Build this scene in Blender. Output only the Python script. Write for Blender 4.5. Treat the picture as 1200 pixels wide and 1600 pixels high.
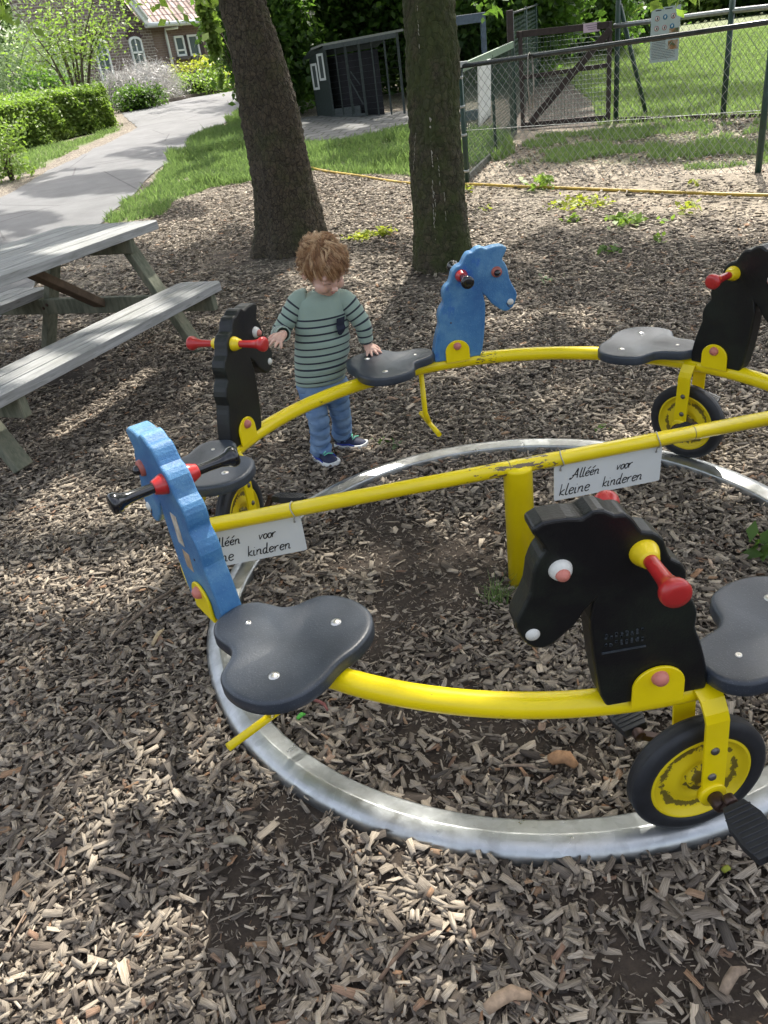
import bpy, bmesh, math, random
import numpy as np
from mathutils import Vector, Matrix, Euler, noise as mnoise
for o in list(bpy.data.objects): bpy.data.objects.remove(o)
scene = bpy.context.scene
COL = scene.collection
rng = np.random.default_rng(7)
random.seed(7)
PI = math.pi
# ------------------------------------------------------------------ camera
FPX, PITCH, ROLL, CAMH = 1205.85, math.radians(29.756), math.radians(-8.199), 1.3694
fw = np.array([0, math.cos(PITCH), -math.sin(PITCH)])
_r = np.array([1., 0, 0]); _u = np.cross(_r, fw)
RT = math.cos(ROLL)*_r + math.sin(ROLL)*_u
UP = -math.sin(ROLL)*_r + math.cos(ROLL)*_u
CAM = np.array([0, 0, CAMH])
cd = bpy.data.cameras.new("camera"); cam = bpy.data.objects.new("camera", cd); COL.objects.link(cam)
cd.sensor_fit = 'VERTICAL'; cd.sensor_height = 36; cd.lens = 36*FPX/1600
cd.clip_start = .05; cd.clip_end = 2000
M = Matrix.Identity(4)
for i in range(3):
    M[i][0] = RT[i]; M[i][1] = UP[i]; M[i][2] = -fw[i]; M[i][3] = CAM[i]
cam.matrix_world = M
scene.camera = cam
# ------------------------------------------------------------------ world, sun
SUN_EL, SUN_AZ = math.radians(56), math.radians(22)      # azimuth from +Y towards +X
SD = np.array([math.sin(SUN_AZ)*math.cos(SUN_EL), math.cos(SUN_AZ)*math.cos(SUN_EL), math.sin(SUN_EL)])
w = bpy.data.worlds.new("World"); scene.world = w; w.use_nodes = True
nt = w.node_tree; bg = nt.nodes['Background']
sky = nt.nodes.new('ShaderNodeTexSky'); sky.sky_type = 'NISHITA'; sky.sun_disc = False
sky.sun_elevation = SUN_EL; sky.sun_rotation = SUN_AZ
sky.air_density = 1.0; sky.dust_density = 6.0; sky.ozone_density = .6
hs = nt.nodes.new('ShaderNodeHueSaturation'); hs.inputs['Saturation'].default_value = .55; nt.links.new(sky.outputs[0], hs.inputs['Color'])
# broken white cloud: the same sky, locally brighter and whiter
tc = nt.nodes.new('ShaderNodeTexCoord'); cn = nt.nodes.new('ShaderNodeTexNoise'); cn.inputs['Scale'].default_value = 2.6; cn.inputs['Detail'].default_value = 6
nt.links.new(tc.outputs['Generated'], cn.inputs['Vector'])
cr = nt.nodes.new('ShaderNodeValToRGB'); cr.color_ramp.elements[0].position = .42; cr.color_ramp.elements[0].color = (.85, .87, .92, 1); cr.color_ramp.elements[1].position = .62; cr.color_ramp.elements[1].color = (1.75, 1.68, 1.58, 1)
nt.links.new(cn.outputs['Fac'], cr.inputs[0])
mxs = nt.nodes.new('ShaderNodeMix'); mxs.data_type = 'RGBA'; mxs.blend_type = 'MULTIPLY'; mxs.inputs[0].default_value = 1; mxs.clamp_result = False
nt.links.new(hs.outputs[0], mxs.inputs[6]); nt.links.new(cr.outputs[0], mxs.inputs[7])
nt.links.new(mxs.outputs[2], bg.inputs[0]); bg.inputs[1].default_value = 0.13
sl = bpy.data.lights.new("sun", 'SUN'); sl.energy = 2.8; sl.angle = math.radians(.9); sl.color = (1, .95, .86)
so = bpy.data.objects.new("sun", sl); COL.objects.link(so)
so.rotation_euler = Vector(SD).to_track_quat('Z', 'Y').to_euler()
scene.view_settings.view_transform = 'Standard'; scene.view_settings.look = 'None'
scene.view_settings.exposure = 1.55; scene.view_settings.gamma = 1
scene.cycles.max_bounces = 8; scene.cycles.transparent_max_bounces = 16

# ------------------------------------------------------------------ terrain height and measuring helpers
def zg(x, y):
    x = np.asarray(x, float); y = np.asarray(y, float)
    a = .05*((y-3.6)+np.sqrt((y-3.6)**2+.3))/2 - .002
    top = 1.33
    return np.where(a < top-.2, a, top - .2*np.exp(-(np.maximum(a, top-.2)-(top-.2))/.2))
def ray(px, py):
    return fw + RT*(px-600)/FPX - UP*(py-800)/FPX
def W(px, py, z=None):
    """the point seen at px,py of the photo on the ground, or at height z above the ground"""
    d = ray(px, py); h = 0 if z is None else z
    t = 3.
    lo, hi = .5, 400.
    for _ in range(60):
        t = (lo+hi)/2; P = CAM+d*t
        if P[2] > zg(P[0], P[1])+h: lo = t
        else: hi = t
    return CAM+d*lo
def WY(px, py, Y):
    d = ray(px, py); return CAM+d*Y/d[1]
def HT(x, y, py):
    """height z at which a vertical line through x,y crosses picture row py"""
    k = (800-py)/FPX; v0 = np.array([x, y, 0])-CAM
    n = UP-k*fw
    return float(-(v0@n)/n[2])
def proj(P):
    d = np.asarray(P, float)-CAM; z = d@fw
    return 600+FPX*(d@RT)/z, 800-FPX*(d@UP)/z

# ------------------------------------------------------------------ mesh helpers
def tag(o, label=None, cat=None, group=None, kind=None):
    if label: o['label'] = label
    if cat: o['category'] = cat
    if group: o['group'] = group
    if kind: o['kind'] = kind
    return o
def empty(name, loc, label, cat, group=None, rz=0):
    o = bpy.data.objects.new(name, None); COL.objects.link(o)
    o.location = Vector(loc); o.rotation_euler = (0, 0, rz); o.empty_display_size = .1
    return tag(o, label, cat, group)
def link(o, parent=None):
    COL.objects.link(o)
    if parent is not None: o.parent = parent
    return o
def wloc(p):
    l = Vector((0, 0, 0))
    while p is not None:
        l = l + p.location; p = p.parent
    return l
def mesh_np(name, V, F, mat, parent=None, uv=None, smooth=False, attrs=None, origin=None, local=False):
    """V (n,3) world coordinates (or local when local), F (m,k) faces all of one size"""
    V = np.asarray(V, np.float32); F = np.asarray(F, np.int32)
    off = Vector((0, 0, 0))
    if not local:
        off = wloc(parent) if parent is not None else (Vector(origin) if origin is not None else Vector((0, 0, 0)))
        V = V-np.array(off, np.float32)
    me = bpy.data.meshes.new(name)
    me.vertices.add(len(V)); me.vertices.foreach_set('co', V.ravel())
    k = F.shape[1]; m = len(F)
    me.loops.add(m*k); me.loops.foreach_set('vertex_index', F.ravel())
    me.polygons.add(m); me.polygons.foreach_set('loop_start', np.arange(m, dtype=np.int32)*k)
    me.polygons.foreach_set('loop_total', np.full(m, k, np.int32))
    if smooth: me.polygons.foreach_set('use_smooth', np.ones(m, bool))
    if uv is not None:
        l = me.uv_layers.new(name='UVMap'); l.data.foreach_set('uv', np.asarray(uv, np.float32).ravel())
    me.update(calc_edges=True)
    if attrs:
        for n_, a in attrs.items():
            at = me.attributes.new(n_, 'FLOAT', 'POINT'); at.data.foreach_set('value', np.asarray(a, np.float32))
    me.materials.append(mat)
    o = bpy.data.objects.new(name, me); link(o, parent)
    if parent is None and origin is not None: o.location = off
    return o
class MB:
    def __init__(s): s.v = []; s.f = []; s.m = []; s.sm = []; s.at = []
    def add(s, vs, fs, mi=0, sm=False, M=None, at=None):
        b = len(s.v)
        for i, p in enumerate(vs):
            p = Vector(p)
            if M is not None: p = M @ p
            s.v.append(tuple(p)); s.at.append(0. if at is None else at[i])
        for f in fs: s.f.append([b+i for i in f]); s.m.append(mi); s.sm.append(sm)
        return s
    def box(s, c, sz, M=None, mi=0, R=None):
        x, y, z = [k/2 for k in sz]
        vs = [Vector((a*x, b*y, d*z)) for a in (-1, 1) for b in (-1, 1) for d in (-1, 1)]
        if R is not None: vs = [R @ v for v in vs]
        vs = [v+Vector(c) for v in vs]
        return s.add(vs, [(0, 1, 3, 2), (4, 6, 7, 5), (0, 4, 5, 1), (2, 3, 7, 6), (0, 2, 6, 4), (1, 5, 7, 3)], mi, False, M)
    def beam(s, a, b, w, h, up=(0, 0, 1), mi=0, M=None):
        a = Vector(a); b = Vector(b); d = (b-a); L = d.length; d.normalize(); up = Vector(up)
        x = d.cross(up)
        if x.length < 1e-4: x = d.cross(Vector((0, 1, 0)))
        x.normalize(); z = x.cross(d)
        vs = []
        for p in (a, b):
            for (i, j) in ((-1, -1), (1, -1), (1, 1), (-1, 1)): vs.append(p+x*(i*w/2)+z*(j*h/2))
        return s.add(vs, [(0, 1, 2, 3), (7, 6, 5, 4), (0, 4, 5, 1), (1, 5, 6, 2), (2, 6, 7, 3), (3, 7, 4, 0)], mi, False, M)
    def tube(s, pts, r, n=12, cap=True, mi=0, closed=False, M=None, sm=True, flat=None, at=None):
        pts = [Vector(p) for p in pts]; N = len(pts)
        rs = r if hasattr(r, '__len__') else [r]*N
        t0 = None; vs = []; ats = []
        for i in range(N):
            if closed: t = pts[(i+1) % N]-pts[i-1]
            else: t = pts[min(i+1, N-1)]-pts[max(i-1, 0)]
            t.normalize()
            if t0 is None:
                ref = Vector((0, 0, 1)) if abs(t.z) < .9 else Vector((1, 0, 0))
                x = t.cross(ref).normalized()
            else:
                q = t0.rotation_difference(t); x = q @ x; x = (x-t*x.dot(t)).normalized()
            y = t.cross(x); t0 = t
            fl = 1 if flat is None else flat
            for k in range(n):
                a = 2*PI*k/n; vs.append(pts[i]+(x*math.cos(a)+y*math.sin(a)*fl)*rs[i]); ats.append(0 if at is None else at[i])
        fs = []
        R = N if closed else N-1
        for i in range(R):
            for k in range(n):
                a = i*n+k; b = i*n+(k+1) % n; c = ((i+1) % N)*n+(k+1) % n; d = ((i+1) % N)*n+k
                fs.append((a, b, c, d))
        s.add(vs, fs, mi, sm, M, ats)
        if cap and not closed:
            b = len(s.v)-N*n
            s.f.append([b+k for k in range(n)][::-1]); s.m.append(mi); s.sm.append(False)
            s.f.append([b+(N-1)*n+k for k in range(n)]); s.m.append(mi); s.sm.append(False)
        return s
    def lathe(s, prof, n=24, M=None, mi=0, sm=True, closed=False):
        """prof [(r,z)] about local z"""
        vs = []; fs = []
        for r, z in prof:
            for k in range(n): a = 2*PI*k/n; vs.append((r*math.cos(a), r*math.sin(a), z))
        N = len(prof)
        for i in range(N if closed else N-1):
            j = (i+1) % N
            for k in range(n): fs.append((i*n+k, i*n+(k+1) % n, j*n+(k+1) % n, j*n+k))
        return s.add(vs, fs, mi, sm, M)
    def slab(s, out, y0, y1, M=None, mi=0):
        """outline [(x,z)] extruded in local y"""
        n = len(out)
        vs = [(x, y0, z) for x, z in out]+[(x, y1, z) for x, z in out]
        fs = [list(range(n)), list(range(2*n-1, n-1, -1))]+[(i, i+n, (i+1) % n+n, (i+1) % n) for i in range(n)]
        return s.add(vs, fs, mi, False, M)
    def build(s, name, mats, parent=None, bevel=0, seg=2, local=False, origin=None, loc=None, rz=0, attr=None, fixn=True, sub=0):
        me = bpy.data.meshes.new(name)
        off = Vector((0, 0, 0))
        if not local: off = wloc(parent) if parent is not None else (Vector(origin) if origin is not None else Vector((0, 0, 0)))
        me.from_pydata([tuple(Vector(p)-off) for p in s.v], [], s.f)
        for i, p in enumerate(me.polygons): p.material_index = s.m[i]; p.use_smooth = s.sm[i]
        if attr:
            at = me.attributes.new(attr, 'FLOAT', 'POINT'); at.data.foreach_set('value', np.array(s.at, np.float32))
        if fixn:
            bm = bmesh.new(); bm.from_mesh(me); bmesh.ops.recalc_face_normals(bm, faces=bm.faces); bm.to_mesh(me); bm.free()
        if not isinstance(mats, (list, tuple)): mats = [mats]
        for m_ in mats: me.materials.append(m_)
        o = bpy.data.objects.new(name, me); link(o, parent)
        if loc is not None: o.location = Vector(loc); o.rotation_euler = (0, 0, rz)
        elif parent is None and origin is not None: o.location = off
        if bevel:
            b = o.modifiers.new('bevel', 'BEVEL'); b.width = bevel; b.segments = seg; b.limit_method = 'ANGLE'; b.angle_limit = math.radians(35)
            b.harden_normals = False
        if sub:
            b = o.modifiers.new('sub', 'SUBSURF'); b.levels = b.render_levels = sub
        return o
def catmull(P, k=4, closed=True):
    P = [np.array(p, float) for p in P]; n = len(P); out = []
    for i in range(n if closed else n-1):
        if closed: a, b, c, d = P[i-1], P[i], P[(i+1) % n], P[(i+2) % n]
        else: a, b, c, d = P[max(i-1, 0)], P[i], P[i+1], P[min(i+2, n-1)]
        for j in range(k):
            t = j/k
            out.append(.5*((2*b)+(-a+c)*t+(2*a-5*b+4*c-d)*t*t+(-a+3*b-3*c+d)*t**3))
    if not closed: out.append(P[-1])
    return out

# ------------------------------------------------------------------ materials
class NT:
    def __init__(s, name):
        s.m = bpy.data.materials.new(name); s.m.use_nodes = True; s.t = s.m.node_tree
        s.b = s.t.nodes['Principled BSDF']; s.out = s.t.nodes['Material Output']; s._c = None
    def n(s, ty, **k):
        nd = s.t.nodes.new('ShaderNode'+ty)
        for a, v in k.items():
            if a.startswith('i_'): nd.inputs[a[2:].replace('_', ' ')].default_value = v
            else: setattr(nd, a, v)
        return nd
    def l(s, a, b): s.t.links.new(a, b)
    def co(s, kind='Object'):
        if s._c is None: s._c = s.n('TexCoord')
        return s._c.outputs[kind]
    def mapping(s, src, scale=(1, 1, 1), rot=(0, 0, 0), loc=(0, 0, 0)):
        m = s.n('Mapping'); s.l(src, m.inputs['Vector']); m.inputs['Scale'].default_value = scale; m.inputs['Rotation'].default_value = rot; m.inputs['Location'].default_value = loc
        return m.outputs[0]
    def noise(s, vec, scale, detail=4, rough=.55, dist=0):
        nd = s.n('TexNoise'); nd.inputs['Scale'].default_value = scale; nd.inputs['Detail'].default_value = detail
        nd.inputs['Roughness'].default_value = rough; nd.inputs['Distortion'].default_value = dist
        s.l(vec, nd.inputs['Vector']); return nd.outputs['Fac']
    def voro(s, vec, scale, feature='F1', out='Distance', rand=1):
        nd = s.n('TexVoronoi', feature=feature); nd.inputs['Scale'].default_value = scale; nd.inputs['Randomness'].default_value = rand
        s.l(vec, nd.inputs['Vector']); return nd.outputs[out]
    def ramp(s, fac, stops, interp='LINEAR'):
        nd = s.n('ValToRGB'); cr = nd.color_ramp; cr.interpolation = interp
        while len(cr.elements) < len(stops): cr.elements.new(.5)
        for e, (p, c) in zip(cr.elements, stops):
            e.position = p; e.color = (*c, 1) if len(c) == 3 else c
        s.l(fac, nd.inputs[0]); return nd.outputs[0]
    def mix(s, fac, a, b, blend='MIX'):
        nd = s.n('Mix', data_type='RGBA', blend_type=blend)
        for sock, v in ((nd.inputs[0], fac), (nd.inputs[6], a), (nd.inputs[7], b)):
            if isinstance(v, (int, float)): sock.default_value = v
            elif isinstance(v, tuple): sock.default_value = (*v, 1) if len(v) == 3 else v
            else: s.l(v, sock)
        return nd.outputs[2]
    def math(s, op, a, b=0., c=0., clamp=False):
        nd = s.n('Math', operation=op, use_clamp=clamp)
        for sock, v in zip(nd.inputs, (a, b, c)):
            if isinstance(v, (int, float)): sock.default_value = v
            else: s.l(v, sock)
        return nd.outputs[0]
    def bump(s, h, strength=.3, dist=.01, prev=None):
        nd = s.n('Bump'); nd.inputs['Strength'].default_value = strength; nd.inputs['Distance'].default_value = dist
        s.l(h, nd.inputs['Height'])
        if prev is not None: s.l(prev, nd.inputs['Normal'])
        s.l(nd.outputs[0], s.b.inputs['Normal']); return nd.outputs[0]
    def set(s, **k):
        for a, v in k.items():
            sock = s.b.inputs[a.replace('_', ' ')]
            if isinstance(v, (int, float)): sock.default_value = v
            elif isinstance(v, tuple): sock.default_value = (*v, 1) if (len(v) == 3 and sock.type == 'RGBA') else v
            else: s.l(v, sock)
        return s
def simple(name, col, rough=.5, metal=0, var=.15, sc=30, bump=0, coat=0, spec=None):
    t = NT(name); nz = t.noise(t.co(), sc, 5)
    c2 = tuple(min(1, c*(1+var)) for c in col); c1 = tuple(c*(1-var) for c in col)
    t.set(Base_Color=t.ramp(nz, [(.3, c1), (.7, c2)]), Roughness=rough, Metallic=metal)
    if coat: t.set(Coat_Weight=coat, Coat_Roughness=.1)
    if bump: t.bump(nz, bump, .004)
    return t.m
# ================================================================== GROUND
def inpoly(x, y, poly):
    poly = np.asarray(poly); n = len(poly); r = np.zeros(np.shape(x), bool); j = n-1
    for i in range(n):
        xi, yi = poly[i]; xj, yj = poly[j]
        r ^= ((yi > y) != (yj > y)) & (x < (xj-xi)*(y-yi)/(yj-yi+1e-12)+xi); j = i
    return r
def gpoly(px): return np.array([W(a, b)[:2] for a, b in px])
def vnoise(x, y, s, seed=0):
    """cheap smooth value noise 0..1"""
    x = np.asarray(x)*s+seed*17.3; y = np.asarray(y)*s+seed*9.1
    xi = np.floor(x); yi = np.floor(y); fx = x-xi; fy = y-yi; fx = fx*fx*(3-2*fx); fy = fy*fy*(3-2*fy)
    def h(a, b):
        v = np.sin(a*127.1+b*311.7+seed*3.7)*43758.5453; return v-np.floor(v)
    return (h(xi, yi)*(1-fx)+h(xi+1, yi)*fx)*(1-fy)+(h(xi, yi+1)*(1-fx)+h(xi+1, yi+1)*fx)*fy
P_GRASSL = gpoly([(163, 350), (190, 322), (215, 297), (250, 262), (300, 226), (335, 203), (366, 186), (372, 176), (440, 186), (480, 222), (560, 216), (650, 196), (660, 288), (530, 274), (480, 264), (410, 282), (300, 300), (235, 335)])
P_PAVE = gpoly([(425, 190), (520, 182), (700, 172), (720, 195), (640, 196), (560, 218), (470, 224), (430, 222)])
P_LAWN = gpoly([(935, 196), (1000, 192), (1250, 184), (1500, 176), (1500, 40), (1200, 42), (1000, 72), (850, 92), (890, 130), (925, 160)])
P_PATCH = gpoly([(800, 232), (850, 208), (1000, 196), (1300, 186), (1300, 250), (1100, 258), (960, 254), (860, 262), (790, 262)])
P_SAND = gpoly([(735, 300), (740, 262), (800, 205), (830, 200), (1300, 190), (1300, 345), (1080, 345), (900, 318), (740, 312)])
P_VERGE = gpoly([(0, 268), (30, 232), (110, 222), (190, 196), (186, 204), (110, 236), (60, 262), (30, 275)])
P_TRIM = gpoly([(722, 286), (805, 212), (760, 205), (700, 235), (700, 286)])
P_ROAD = [(-190, 500), (0, 312), (77, 267), (150, 233), (216, 200), (190, 178), (300, 153), (371, 141.5), (470, 128), (520, 118), (520, 135), (470, 150), (400, 168), (371, 180), (335, 203), (300, 226), (250, 262), (215, 297), (190, 322), (163, 350), (100, 400), (-60, 560)]
CX, CY = .3775, 1.8591
def soilmask(x, y):
    """0..1 how bare and dark the mulch lies"""
    s = np.zeros(np.shape(x))
    for (px, py, r) in SOILS:
        c = W(px, py); d = np.hypot(x-c[0], y-c[1])/r
        s = np.maximum(s, np.clip(1.35-d, 0, 1))
    return np.clip(s*1.25, 0, 1)*np.clip(vnoise(x, y, 7, 3)*1.7+.05, 0, 1)
SOILS = [(680, 900, .3), (620, 1000, .16), (740, 1150, .12), (480, 1180, .06), (640, 1060, .2), (560, 940, .1), (760, 820, .12), (720, 1000, .1), (900, 1180, .06), (430, 1260, .07), (520, 1320, .06), (590, 880, .2), (650, 1180, .13), (350, 1430, .10), (360, 1360, .05), (470, 1290, .08), (590, 1330, .07), (460, 1230, .05), (440, 710, .16), (520, 740, .12), (620, 860, .2), (680, 940, .15), (950, 1400, .05), (1000, 1520, .08), (1150, 1560, .10), (820, 1150, .08), (560, 820, .2), (250, 650, .2), (120, 580, .3), (400, 400, .5), (700, 430, .3)]
gx = np.unique(np.concatenate([np.linspace(-6, 6, 121), np.linspace(6, 30, 81), -np.linspace(6, 30, 81), np.linspace(30, 900, 24), -np.linspace(30, 900, 24)]))
gy = np.unique(np.concatenate([np.linspace(-400, -6, 10), np.linspace(-6, 0, 13), np.linspace(0, 14, 141), np.linspace(14, 40, 105), np.linspace(40, 1200, 36)]))
GX, GY = np.meshgrid(gx, gy, indexing='ij')
GZ = zg(GX, GY)
GZ = GZ+(vnoise(GX, GY, 1.1, 1)-.5)*.03*np.clip((np.abs(GY-1.9)-1.2)/2, 0, 1)*np.clip((40-GY)/10, 0, 1)*np.clip((GY-3.5)/3, 0, 1)
nx, ny = GX.shape
idx = np.arange(nx*ny).reshape(nx, ny)
GF = np.stack([idx[:-1, :-1], idx[1:, :-1], idx[1:, 1:], idx[:-1, 1:]], -1).reshape(-1, 4)
fx, fy = GX.ravel(), GY.ravel()
wob = (vnoise(fx, fy, 2.2, 5)-.5)*.5; wob2 = (vnoise(fx, fy, 2.2, 6)-.5)*.5
a_grass = np.maximum.reduce([inpoly(fx+wob, fy+wob2, P_GRASSL)*1., inpoly(fx, fy, P_LAWN)*1., inpoly(fx+wob, fy+wob2, P_PATCH)*.55, inpoly(fx, fy, P_VERGE)*.8, inpoly(fx, fy, P_TRIM)*.9, ((fy > 24) & (fx > 4))*1., ((fy > 60))*1., ((fx < -14))*.8])
a_sand = inpoly(fx+wob, fy+wob2, P_SAND)*1.
P_DIRT = gpoly([(812, 206), (950, 195), (925, 160), (890, 130), (850, 92), (780, 95), (740, 200)])
a_soil = np.maximum(soilmask(fx, fy), inpoly(fx, fy, P_DIRT)*.75)
a_far = np.clip((fy-4.6)/2.4, 0, 1)

t = NT('mulch_ground')
c = t.co()
at = lambda nm: (lambda n_: (setattr(n_, 'attribute_name', nm), n_.outputs['Fac'])[1])(t.n('Attribute'))
G, S_, SO = at('grass'), at('sand'), at('soil')
v1 = t.voro(t.mapping(c, (1, 2.6, 1)), 38, out='Color'); v2 = t.voro(t.mapping(c, (2.4, 1, 1), (0, 0, .6)), 34, out='Color')
sep1 = t.n('SeparateColor'); t.l(v1, sep1.inputs[0]); sep2 = t.n('SeparateColor'); t.l(v2, sep2.inputs[0])
pick = t.noise(c, 12, 2)
cell = t.mix(t.math('GREATER_THAN', pick, .5), sep1.outputs[0], sep2.outputs[0])
chips = t.ramp(cell, [(0, (.040, .031, .023)), (.35, (.105, .085, .064)), (.7, (.21, .18, .14)), (1, (.33, .29, .23))])
soil = t.mix(t.noise(c, 260, 4, .8), t.ramp(t.noise(c, 40, 8, .75), [(.35, (.012, .009, .007)), (.65, (.06, .044, .032))]), (.05, .037, .027))
nz = t.noise(c, 3, 6, .6)
base = t.mix(t.math('MAXIMUM', SO, t.math('SUBTRACT', 1, at('far'), clamp=True)), chips, soil)
sand = t.mix(t.noise(c, 45, 6, .7), (.17, .14, .105), (.40, .345, .27))
sandm = t.math('MULTIPLY', S_, t.ramp(nz, [(.35, (.25, .25, .25)), (.55, (1, 1, 1))]), clamp=True)
base = t.mix(sandm, base, sand)
gr = t.ramp(t.noise(c, 5, 6, .7), [(.3, (.09, .11, .05)), (.7, (.17, .20, .085))])
gm = t.math('MULTIPLY', G, t.ramp(t.noise(c, 2.5, 5, .65), [(.3, (.5, .5, .5)), (.5, (1, 1, 1))]), clamp=True)
base = t.mix(gm, base, gr)
t.set(Base_Color=base, Roughness=.95)
t.bump(t.mix(.5, cell, t.noise(c, 70, 5)), .8, .012)
M_GROUND = t.m
o = mesh_np('ground', np.stack([fx, fy, GZ.ravel()], 1), GF, M_GROUND, smooth=True, attrs=dict(grass=a_grass, sand=a_sand, soil=a_soil, far=a_far))
tag(o, kind='structure')

# ---- road and paving sheets laid a few millimetres above the ground
def sheet(name, poly, mat, dz, step=.25, jag=0.):
    bm = bmesh.new()
    P = []
    for i in range(len(poly)):
        a, b = poly[i], poly[(i+1) % len(poly)]; L = math.hypot(*(np.array(b)-a)); k = max(1, int(L/step))
        for j in range(k): P.append(np.array(a)+(np.array(b)-np.array(a))*j/k)
    P = [p+(np.array([mnoise.noise((p[0]*2.2, p[1]*2.2, 3)), mnoise.noise((p[0]*2.2, p[1]*2.2, 9))])*jag) for p in P]
    vs = [bm.verts.new((p[0], p[1], 0)) for p in P]
    f = bm.faces.new(vs)
    bmesh.ops.triangulate(bm, faces=[f])
    for k in range(4):
        ed = [e for e in bm.edges if e.calc_length() > 1.2]
        if not ed: break
        bmesh.ops.subdivide_edges(bm, edges=ed, cuts=1); bmesh.ops.triangulate(bm, faces=bm.faces)
    # follow the terrain grid bilinearly
    for v in bm.verts:
        x, y = v.co.x, v.co.y
        i = min(max(np.searchsorted(gx, x)-1, 0), nx-2); j = min(max(np.searchsorted(gy, y)-1, 0), ny-2)
        u = (x-gx[i])/(gx[i+1]-gx[i]); w_ = (y-gy[j])/(gy[j+1]-gy[j])
        v.co.z = (GZ[i, j]*(1-u)+GZ[i+1, j]*u)*(1-w_)+(GZ[i, j+1]*(1-u)+GZ[i+1, j+1]*u)*w_+dz
    bmesh.ops.recalc_face_normals(bm, faces=bm.faces)
    for f in bm.faces:
        if f.normal.z < 0: f.normal_flip()
    me = bpy.data.meshes.new(name); bm.to_mesh(me); bm.free(); me.materials.append(mat)
    o = bpy.data.objects.new(name, me); COL.objects.link(o); return o
t = NT('asphalt'); c = t.co()
t.set(Base_Color=t.mix(t.noise(c, 90, 4, .8), t.ramp(t.noise(c, .6, 5), [(.3, (.085, .090, .097)), (.7, (.125, .13, .136))]), (.17, .17, .17)), Roughness=.9)
cw = t.n('TexWave', wave_type='BANDS'); cw.inputs['Scale'].default_value = .09; cw.inputs['Distortion'].default_value = 3.; cw.inputs['Detail'].default_value = 3; t.l(t.mapping(c, (1, 1, 1), (0, 0, 1.2)), cw.inputs['Vector'])
crk = t.math('LESS_THAN', t.voro(t.mapping(c, (.35, .5, 1)), 1.3, 'DISTANCE_TO_EDGE'), .006)
old = t.b.inputs['Base Color'].links[0].from_socket
t.set(Base_Color=t.mix(t.math('MULTIPLY', crk, .6), t.mix(1., old, t.ramp(t.noise(c, 2.2, 7, .7), [(.3, (.78, .78, .78)), (.65, (1.12, 1.12, 1.12))]), 'MULTIPLY'), (.04, .04, .04)))
t.bump(t.noise(c, 120, 3), .4, .004)
o = sheet('road', [W(a, b)[:2] for a, b in P_ROAD], t.m, .012, jag=.10); tag(o, kind='structure')
t = NT('clinker_paving'); c = t.mapping(t.co(), (1, 1, 1), (0, 0, .25))
br = t.n('TexBrick'); t.l(c, br.inputs['Vector']); br.inputs['Scale'].default_value = 1; br.inputs['Brick Width'].default_value = .3; br.inputs['Row Height'].default_value = .3
br.inputs['Mortar Size'].default_value = .02; br.inputs['Color1'].default_value = (.13, .13, .14, 1); br.inputs['Color2'].default_value = (.22, .22, .23, 1); br.inputs['Mortar'].default_value = (.03, .035, .02, 1)
t.set(Base_Color=t.mix(t.noise(t.co(), 8, 6), br.outputs[0], (.10, .10, .09)), Roughness=.9)
o = sheet('paving', P_PAVE, t.m, .02, jag=.12); tag(o, kind='structure')

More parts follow.
